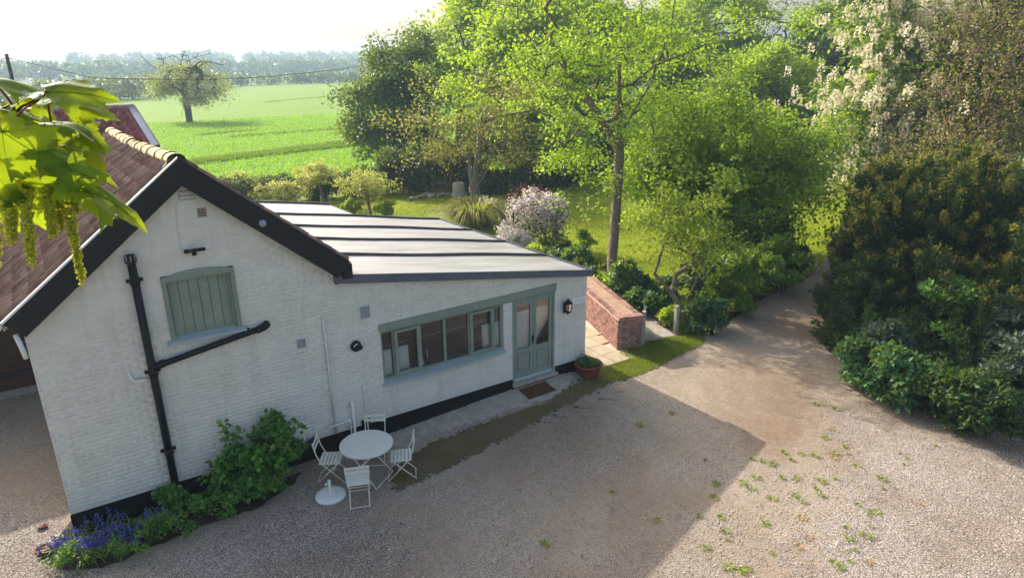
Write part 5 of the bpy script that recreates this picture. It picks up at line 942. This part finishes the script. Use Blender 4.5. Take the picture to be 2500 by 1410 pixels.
tpx = [(1700, 1260), (1755, 1268), (1745, 1215), (1812, 1180), (1830, 1195), (1848, 1160), (1838, 1120), (1862, 1125), (1885, 1135), (1930, 1125), (1912, 1163), (1905, 1105), (1958, 1110), (1990, 1115), (2035, 1110), (2068, 1108), (1945, 1167), (1994, 1192), (2005, 1172), (2040, 1170), (2088, 1140), (2150, 1168), (2155, 1190), (2180, 1195), (1937, 1208), (1965, 1230), (2008, 1212), (2095, 1232), (2120, 1255), (2138, 1248), (2070, 1290), (2105, 1312), (2075, 1315), (2064, 1345), (2090, 1340), (2050, 1388), (2035, 1380), (2070, 1365), (1890, 1345), (1867, 1280), (1885, 1220), (1780, 1320), (1770, 1300), (1730, 1335), (1810, 1395), (1830, 1390), (1770, 1385), (2200, 1108), (2215, 1118), (2212, 1130), (2285, 1090), (2010, 990), (1990, 985), (2035, 1050), (2018, 1068), (2066, 1088), (2045, 1000), (1560, 1040), (1640, 1010), (1720, 1120), (1745, 1180), (1490, 1200), (1330, 1330), (1600, 1270)]
gold_i = {(2250, 1232): 1, (2127, 1285): 1, (1955, 1263): 1, (1938, 1325): 1, (1950, 1335): 1, (1972, 1312): 1, (2120, 1372): 1, (2035, 1118): 1}
for (x, y) in tpx:
    q = G(x+rng.normal(0, 4), y+rng.normal(0, 3)); o = link('weed_tuft', TM[rng.integers(3)], None, None, q); o.scale = [rng.uniform(.35, 1.0)]*2+[rng.uniform(.3, .75)]; o.rotation_euler = (0, 0, rng.random()*6)
    tag(o, 'small green weed tuft in the '+('shaded gravel of the yard' if q[0] < 8.6 and q[1] < -2 and x < 1760 else 'bare strip by the evergreen bank' if y < 1075 else 'middle of the sunlit gravel' if y < 1200 else 'loose sunlit gravel at the bottom of the yard'), 'weed', 'green weeds in the gravel')
for (x, y) in gold_i:
    q = G(x, y); o = link('weed_tuft', TM[3], None, None, q); o.scale = [rng.uniform(.5, 1.0)]*2+[.45]; tag(o, 'dried orange-brown weed tuft in the sunlit gravel', 'weed', 'dried weeds in the gravel')
def grass(name, P, L, lm, w=.008, label='', k=3):
    P = np.repeat(P, k, 0)+np.append(rng.normal(0, .03, (len(P)*k, 2)), np.zeros((len(P)*k, 1)), 1); n = len(P); D = rng.normal(0, .45, (n, 3)); D[:, 2] = 1; l = L*(.5+.8*rng.random((n, 1))); an = rng.random(n)*6.28; S = np.stack([np.cos(an), np.sin(an), 0*an], 1)*w
    V = np.stack([P-S, P+S, P+unit(D)*l], 1); Fc = np.arange(3*n).reshape(-1, 3); return tag(link(name, rawmesh(name, V.reshape(-1, 3), Fc), lm), label, 'grass', kind='stuff')
vp_ = vpoly; P = np.stack([rng.uniform(3.5, 14.6, 60000), rng.uniform(-2.6, 1., 60000), np.full(60000, .004)], 1); P = P[inpoly(P, vp_)]; P[:, 2] = bank(P[:, 0], P[:, 1])+.006
nearg = P[:, 0]+rng.normal(0, .5, len(P)) > 10.1; grass('verge_grass', P[nearg][:9000], .05, LM['grass'], .007, 'short bright grass at the corner of the extension and gate'); grass('verge_moss', P[~nearg][:2200], .02, LM['grassb'], .007, 'worn brownish grass strip along the cottage front', 2)
P = np.stack([rng.uniform(9.5, 38, 90000), rng.uniform(.6, 27, 90000), np.full(90000, -.015)], 1); P = P[inpoly(P, [(9.6, 3), (13.3, 3), (14.8, .6), (18, 1.3), (38, 5), (38, 12), (22, 21), (16.5, 24.5), (9.6, 25.5)])]; grass('lawn_grass', P[:32000], .06, LM['grass'], .012, 'mown lawn grass lit by low sun', 3)
# crop standing along the tramlines of the field
tl = []
for (pa, pb, n, w) in ((G(430, 400), G(900, 342), 4500, .35), (G(420, 405), G(900, 350), 4000, .3), (G(640, 250), G(800, 236), 260, .6), (G(560, 335), G(860, 312), 500, .3), (G(480, 330), G(620, 318), 300, .3)):
    t_ = rng.random((n, 1)); tl.append(pa+(pb-pa)*t_+np.append(rng.normal(0, w, (n, 2)), np.zeros((n, 1)), 1))
P = np.concatenate(tl); P[:, 2] = -.03; grass('crop_rows', P, .32, LM['crop'], .04, 'darker crop growing along the tramlines of the field', 2)
P = np.stack([rng.uniform(2, 60, 60000), 28+60*rng.random(60000)**1.4, np.full(60000, -.03)], 1); P = P[(P[:, 0]-P[:, 1]*.75 < 22)]; grass('crop', P, .22, leafmat('young_crop', [(108, 150, 26), (124, 166, 34), (140, 178, 44)], .4, .15, .3, tcol=(160, 196, 36)), .035, 'young green cereal crop covering the field', 2)
# ---------------------------------------------------------------- far woods
def woods(name, label, line, wdt, hgt, n, ls, lump=16):
    o = []; line = [np.array(p, float) for p in line]; seg = [np.linalg.norm(b-a) for a, b in zip(line[:-1], line[1:])]; tot = sum(seg); T, R_ = [], []
    m_ = int(tot/(hgt*.2)); 
    for i in range(m_):
        s = rng.random()*tot; k = 0
        while s > seg[k]: s -= seg[k]; k += 1
        p = line[k]+(line[k+1]-line[k])*s/seg[k]+rng.normal(0, wdt, 2); h = hgt*rng.uniform(.86, 1.04); T.append((p[0], p[1], h*.55)); R_.append((h*.42*rng.uniform(.8, 1.4), h*.42, h*.48))
    T = np.array(T); R_ = np.array(R_); i = rng.integers(0, len(T), n); d_ = unit(rng.normal(size=(n, 3))); lum = 1+.18*np.sin(d_[:, :1]*7+i[:, None])*np.cos(d_[:, 2:]*6+i[:, None]*2); P = T[i]+d_*R_[i]*lum*(.82+.22*rng.random((n, 1))); P[:, 2] = np.maximum(P[:, 2], 0)
    w_ = leaves(name, P, rng.normal(0, 1, (n, 3)), d_+rng.normal(0, .5, (n, 3))+[0, 0, .4], ls*(.6+.8*rng.random(n)), .8, LM['far'], None); return tag(w_, label, 'woodland', kind='stuff')
woods('far_wood', 'hazy blue wood along the horizon beyond the field', [(60, 760), (200, 740), (420, 760), (760, 740)], 30, 14.5, 60000, 3.2)
woods('far_wood', 'hazy wood behind the lone oak', [(-120, 420), (-10, 400), (80, 420), (190, 440), (330, 430)], 14, 8., 34000, 1.6)
woods('field_hedgerow', 'low hazy hedgerow along the far edge of the field', [(44, 220), (86, 231), (130, 236)], 1.2, 3.6, 7000, .6)
woods('field_hedgerow', 'hazy line of trees along the near edge of the field', [(-70, 78), (-30, 118), (13, 157), (30, 190), (46, 220)], 2.5, 4.6, 15000, .6)
# ---------------------------------------------------------------- sycamore branch close to the camera
hf = [(0, .015), (-.10, .14), (-.13, .24), (-.07, .41), (.01, .34), (.07, .39), (.16, .28), (.22, .40), (.29, .43), (.45, .63), (.45, .51), (.54, .47), (.50, .35), (.57, .31), (.50, .21), (.60, .25), (.68, .19), (.76, .20), (.82, .11), (.92, .07), (1.02, 0)]
HF = [(x, y*.86) for x, y in hf]
def sycleaf(curl, cup, wave, ph):
    bm = bmesh.new(); up_ = [bm.verts.new((x, y, 0)) for x, y in HF]; dn_ = [bm.verts.new((HF[0][0], -HF[0][1], 0))]+[bm.verts.new((x, -y, 0)) for x, y in HF[1:-1]]
    mid = [bm.verts.new((x, 0, 0)) for x in (.75, .5, .25, .02)]
    bm.faces.new(up_+mid); bm.faces.new(list(reversed(mid))+[up_[-1]]+dn_[::-1])
    bmesh.ops.triangulate(bm, faces=bm.faces[:]); bmesh.ops.subdivide_edges(bm, edges=bm.edges[:], cuts=2, use_grid_fill=True)
    for v in bm.verts:
        x, y = v.co.x, v.co.y; v.co.z = -curl*x*x-cup*abs(y)*abs(y)*1.2+.25*cup*abs(y)+wave*math.sin(9*x+ph)*abs(y)*.35+wave*.12*math.sin(14*y+ph)
    f_ = lambda x, y: -curl*x*x-cup*y*y*1.2+.25*cup*abs(y)
    def rib(a, b, r):
        n = 8; ring = []
        for i in range(n+1):
            t_ = i/n; x = a[0]+(b[0]-a[0])*t_; y = a[1]+(b[1]-a[1])*t_; w = r*(1-.8*t_); z = f_(x, y)+wave*math.sin(9*x+ph)*abs(y)*.35
            ring.append([bm.verts.new((x, y-w, z)), bm.verts.new((x, y+w, z)), bm.verts.new((x, y, z+w*1.2)), bm.verts.new((x, y, z-w*1.4))])
        for p, q in zip(ring[:-1], ring[1:]):
            for i, j in ((0, 2), (2, 1), (1, 3), (3, 0)): bm.faces.new((p[i], p[j], q[j], q[i]))
    for e in ((.98, 0), (.43, .5), (.43, -.5), (-.05, .33), (-.05, -.33)): rib((.0, 0), e, .007)
    for x in (.3, .45, .6, .72): rib((x, 0), (x+.13, .14*(1.1-x)*1.6), .003); rib((x, 0), (x+.13, -.14*(1.1-x)*1.6), .003)
    me = bpy.data.meshes.new('leaf'); bm.to_mesh(me); bm.free(); me.polygons.foreach_set('use_smooth', [True]*len(me.polygons)); me.update(); return me
def sycmat():
    m, t, p = _m('sycamore_leaf'); g, vec = posn(t); oi = t.nodes.new('ShaderNodeObjectInfo'); n = noise(t, vec, 40., 5.); r = ramp(t, [(46, 84, 30), (62, 104, 34), (84, 124, 42)], [.3, .5, .75]); t.links.new(n.outputs['Fac'], r.inputs[0]); c = vary(t, r.outputs[0], oi.outputs['Random'], .22)
    t.links.new(c, p.inputs['Base Color']); p.inputs['Roughness'].default_value = .5; p.inputs['Specular IOR Level'].default_value = .25; b = t.nodes.new('ShaderNodeBump'); b.inputs['Strength'].default_value = .25; b.inputs['Distance'].default_value = .002; n2 = noise(t, vec, 160., 4.); t.links.new(n2.outputs['Fac'], b.inputs['Height']); t.links.new(b.outputs[0], p.inputs['Normal'])
    tr = t.nodes.new('ShaderNodeBsdfTranslucent'); tr.inputs[0].default_value = lin((166, 186, 28)); mx = t.nodes.new('ShaderNodeMixShader'); mx.inputs[0].default_value = .44; t.links.new(p.outputs[0], mx.inputs[1]); t.links.new(tr.outputs[0], mx.inputs[2]); t.links.new(mx.outputs[0], t.nodes['Material Output'].inputs[0]); return m
MS = sycmat(); stem = mat('red_petiole', [(120, 52, 44), (140, 78, 56)], 30, .6); LM['cat'] = leafmat('catkin', [(150, 154, 40), (176, 176, 60), (196, 194, 96)], .4, .2, 30., tcol=(200, 200, 60))
sy = thing('sycamore_branch', tuple(A(20, 300, 1.15)), 'sycamore branch with big lobed leaves and hanging flower tassels close to the viewer', 'branch')
tw1 = [A(-700, 150, 1.5), A(-300, 230, 1.32), A(-60, 300, 1.2), A(60, 330, 1.17), A(130, 400, 1.16), A(150, 450, 1.15)]; tw2 = [A(-60, 300, 1.2), A(40, 270, 1.16), A(110, 235, 1.13)]; tw3 = [A(-300, 230, 1.32), A(-120, 400, 1.24), A(-10, 440, 1.2), A(90, 465, 1.2)]
MB().tube(tw1, [.012, .009, .006, .005, .0035, .003], 8).tube(tw2, [.005, .004, .003], 8).tube(tw3, [.008, .006, .005, .003], 8).obj('twig', MT['barkd'], sy, smooth=True)
nodes = [np.array(p) for p in tw1[2:]+tw2+tw3[1:]]
LV = [(116, 226, 1.10, 6, 168, (.1, .55, .8)), (112, 230, 1.12, 168, 135, (-.1, .9, .35)), (186, 256, 1.14, -14, 116, (.1, .6, .75)), (125, 300, 1.16, 4, 135, (0, .9, .35)), (5, 322, 1.06, -38, 190, (.1, .25, .95)), (182, 342, 1.17, -38, 135, (.2, .35, .85)), (92, 356, 1.10, -24, 170, (.1, .75, .6)), (160, 398, 1.09, -60, 155, (.35, .3, .85)), (202, 455, 1.12, -27, 190, (.2, .8, .5)), (72, 402, 1.12, -72, 125, (.1, .2, .95)), (0, 268, 1.14, -8, 110, (0, .7, .6)), (62, 246, 1.2, -62, 100, (.2, .3, .9)), (20, 430, 1.12, -105, 120, (0, .3, .9)), (-30, 196, 1.12, 12, 150, (-.1, .8, .5)), (150, 430, 1.2, -22, 125, (.1, .5, .8)), (-40, 372, 1.08, -70, 160, (0, .35, .9)), (110, 320, 1.22, -50, 130, (.1, .4, .9)), (30, 350, 1.22, 20, 120, (0, .6, .8)), (-20, 470, 1.2, -60, 120, (.2, .4, .8)), (190, 400, 1.22, -10, 90, (.1, .6, .7)), (85, 290, 1.25, 40, 120, (0, .5, .8)), (60, 470, 1.16, -80, 120, (.2, .3, .9)), (-10, 330, 1.24, -20, 150, (.1, .5, .8)), (130, 350, 1.24, -15, 140, (.1, .6, .7)), (20, 290, 1.18, -30, 130, (.1, .7, .6)), (95, 430, 1.2, -45, 120, (.2, .5, .8)), (170, 300, 1.2, -30, 110, (.1, .5, .8))]
ms_ = [sycleaf(.3, .8, .25, 0), sycleaf(.55, 1.1, .3, 1.3), sycleaf(.2, .6, .35, 2.2), sycleaf(.7, .8, .25, 4.)]
for me in ms_: me.materials.append(MS)
for i, (x, y, dd, ang, sz, nv) in enumerate(LV):
    P = A(x, y, dd); a = math.radians(ang); D = RIGHT*math.cos(a)+UP*math.sin(a)+FWD*rng.normal(-.05, .25); D = unit(D); N = RIGHT*nv[0]+UP*nv[1]-FWD*nv[2]; N = unit(N-D*(N@D)); S = np.cross(N, D)
    o = link('leaf', ms_[i % 4], None, sy); s = sz*.9*dd/FPX; o.matrix_local = Matrix.Translation(Vector(P)-wl(sy)) @ Matrix(np.stack([D, S, N], 1).tolist()).to_4x4() @ Matrix.Scale(s, 4)
    q = nodes[int(np.argmin([np.linalg.norm(P-m_) for m_ in nodes]))]; MB().tube([q, (q+P)/2+UP*.008, P], [.0022, .0018, .0016], 6).obj('petiole', stem, sy, smooth=True)
for (x0, y0, x1, y1, w, n) in ((158, 470, 202, 690, 20, 330), (60, 425, 78, 645, 27, 420), (112, 440, 128, 575, 25, 300), (20, 430, 26, 590, 34, 380), (175, 420, 190, 520, 20, 160), (-20, 440, -10, 650, 34, 320), (140, 450, 150, 560, 18, 160)):
    a, b = A(x0, y0, 1.16), A(x1, y1, 1.16+rng.normal(0, .03)); m1 = (a+b)/2+RIGHT*.006; rc = MB().tube([a-(b-a)*.12, a, m1, b], [.0014, .0012, .001, .0006], 5).obj('flower_tassel', LM['cat'], sy)
    t_ = rng.random((n, 1))**.9; rad = unit(rng.normal(size=(n, 3))); k = 1.16/FPX; C_ = a*(1-t_)+b*t_+rad*(w*.8*k*(.5+.5*rng.random((n, 1)))*(1-.55*t_)); nn_ = 5
    V = []; leaves('florets', np.repeat(C_, nn_, 0), rng.normal(0, 1, (n*nn_, 3)), rng.normal(0, 1, (n*nn_, 3)), .0046, .85, LM['cat'], rc)
# ---------------------------------------------------------------- air
hz = MB().box(-950, 950, -350, 1550, -1.1, 30).obj('haze', None); m = bpy.data.materials.new('haze_air'); m.use_nodes = True; t = m.node_tree; t.nodes.clear(); out = t.nodes.new('ShaderNodeOutputMaterial'); pv = t.nodes.new('ShaderNodeVolumePrincipled')
pv.inputs['Color'].default_value = (.58, .80, 1., 1); pv.inputs['Density'].default_value = .00075; pv.inputs['Anisotropy'].default_value = .2; t.links.new(pv.outputs[0], out.inputs['Volume']); hz.data.materials.append(m); tag(hz, 'thin pale morning haze over the field', 'haze', kind='stuff')
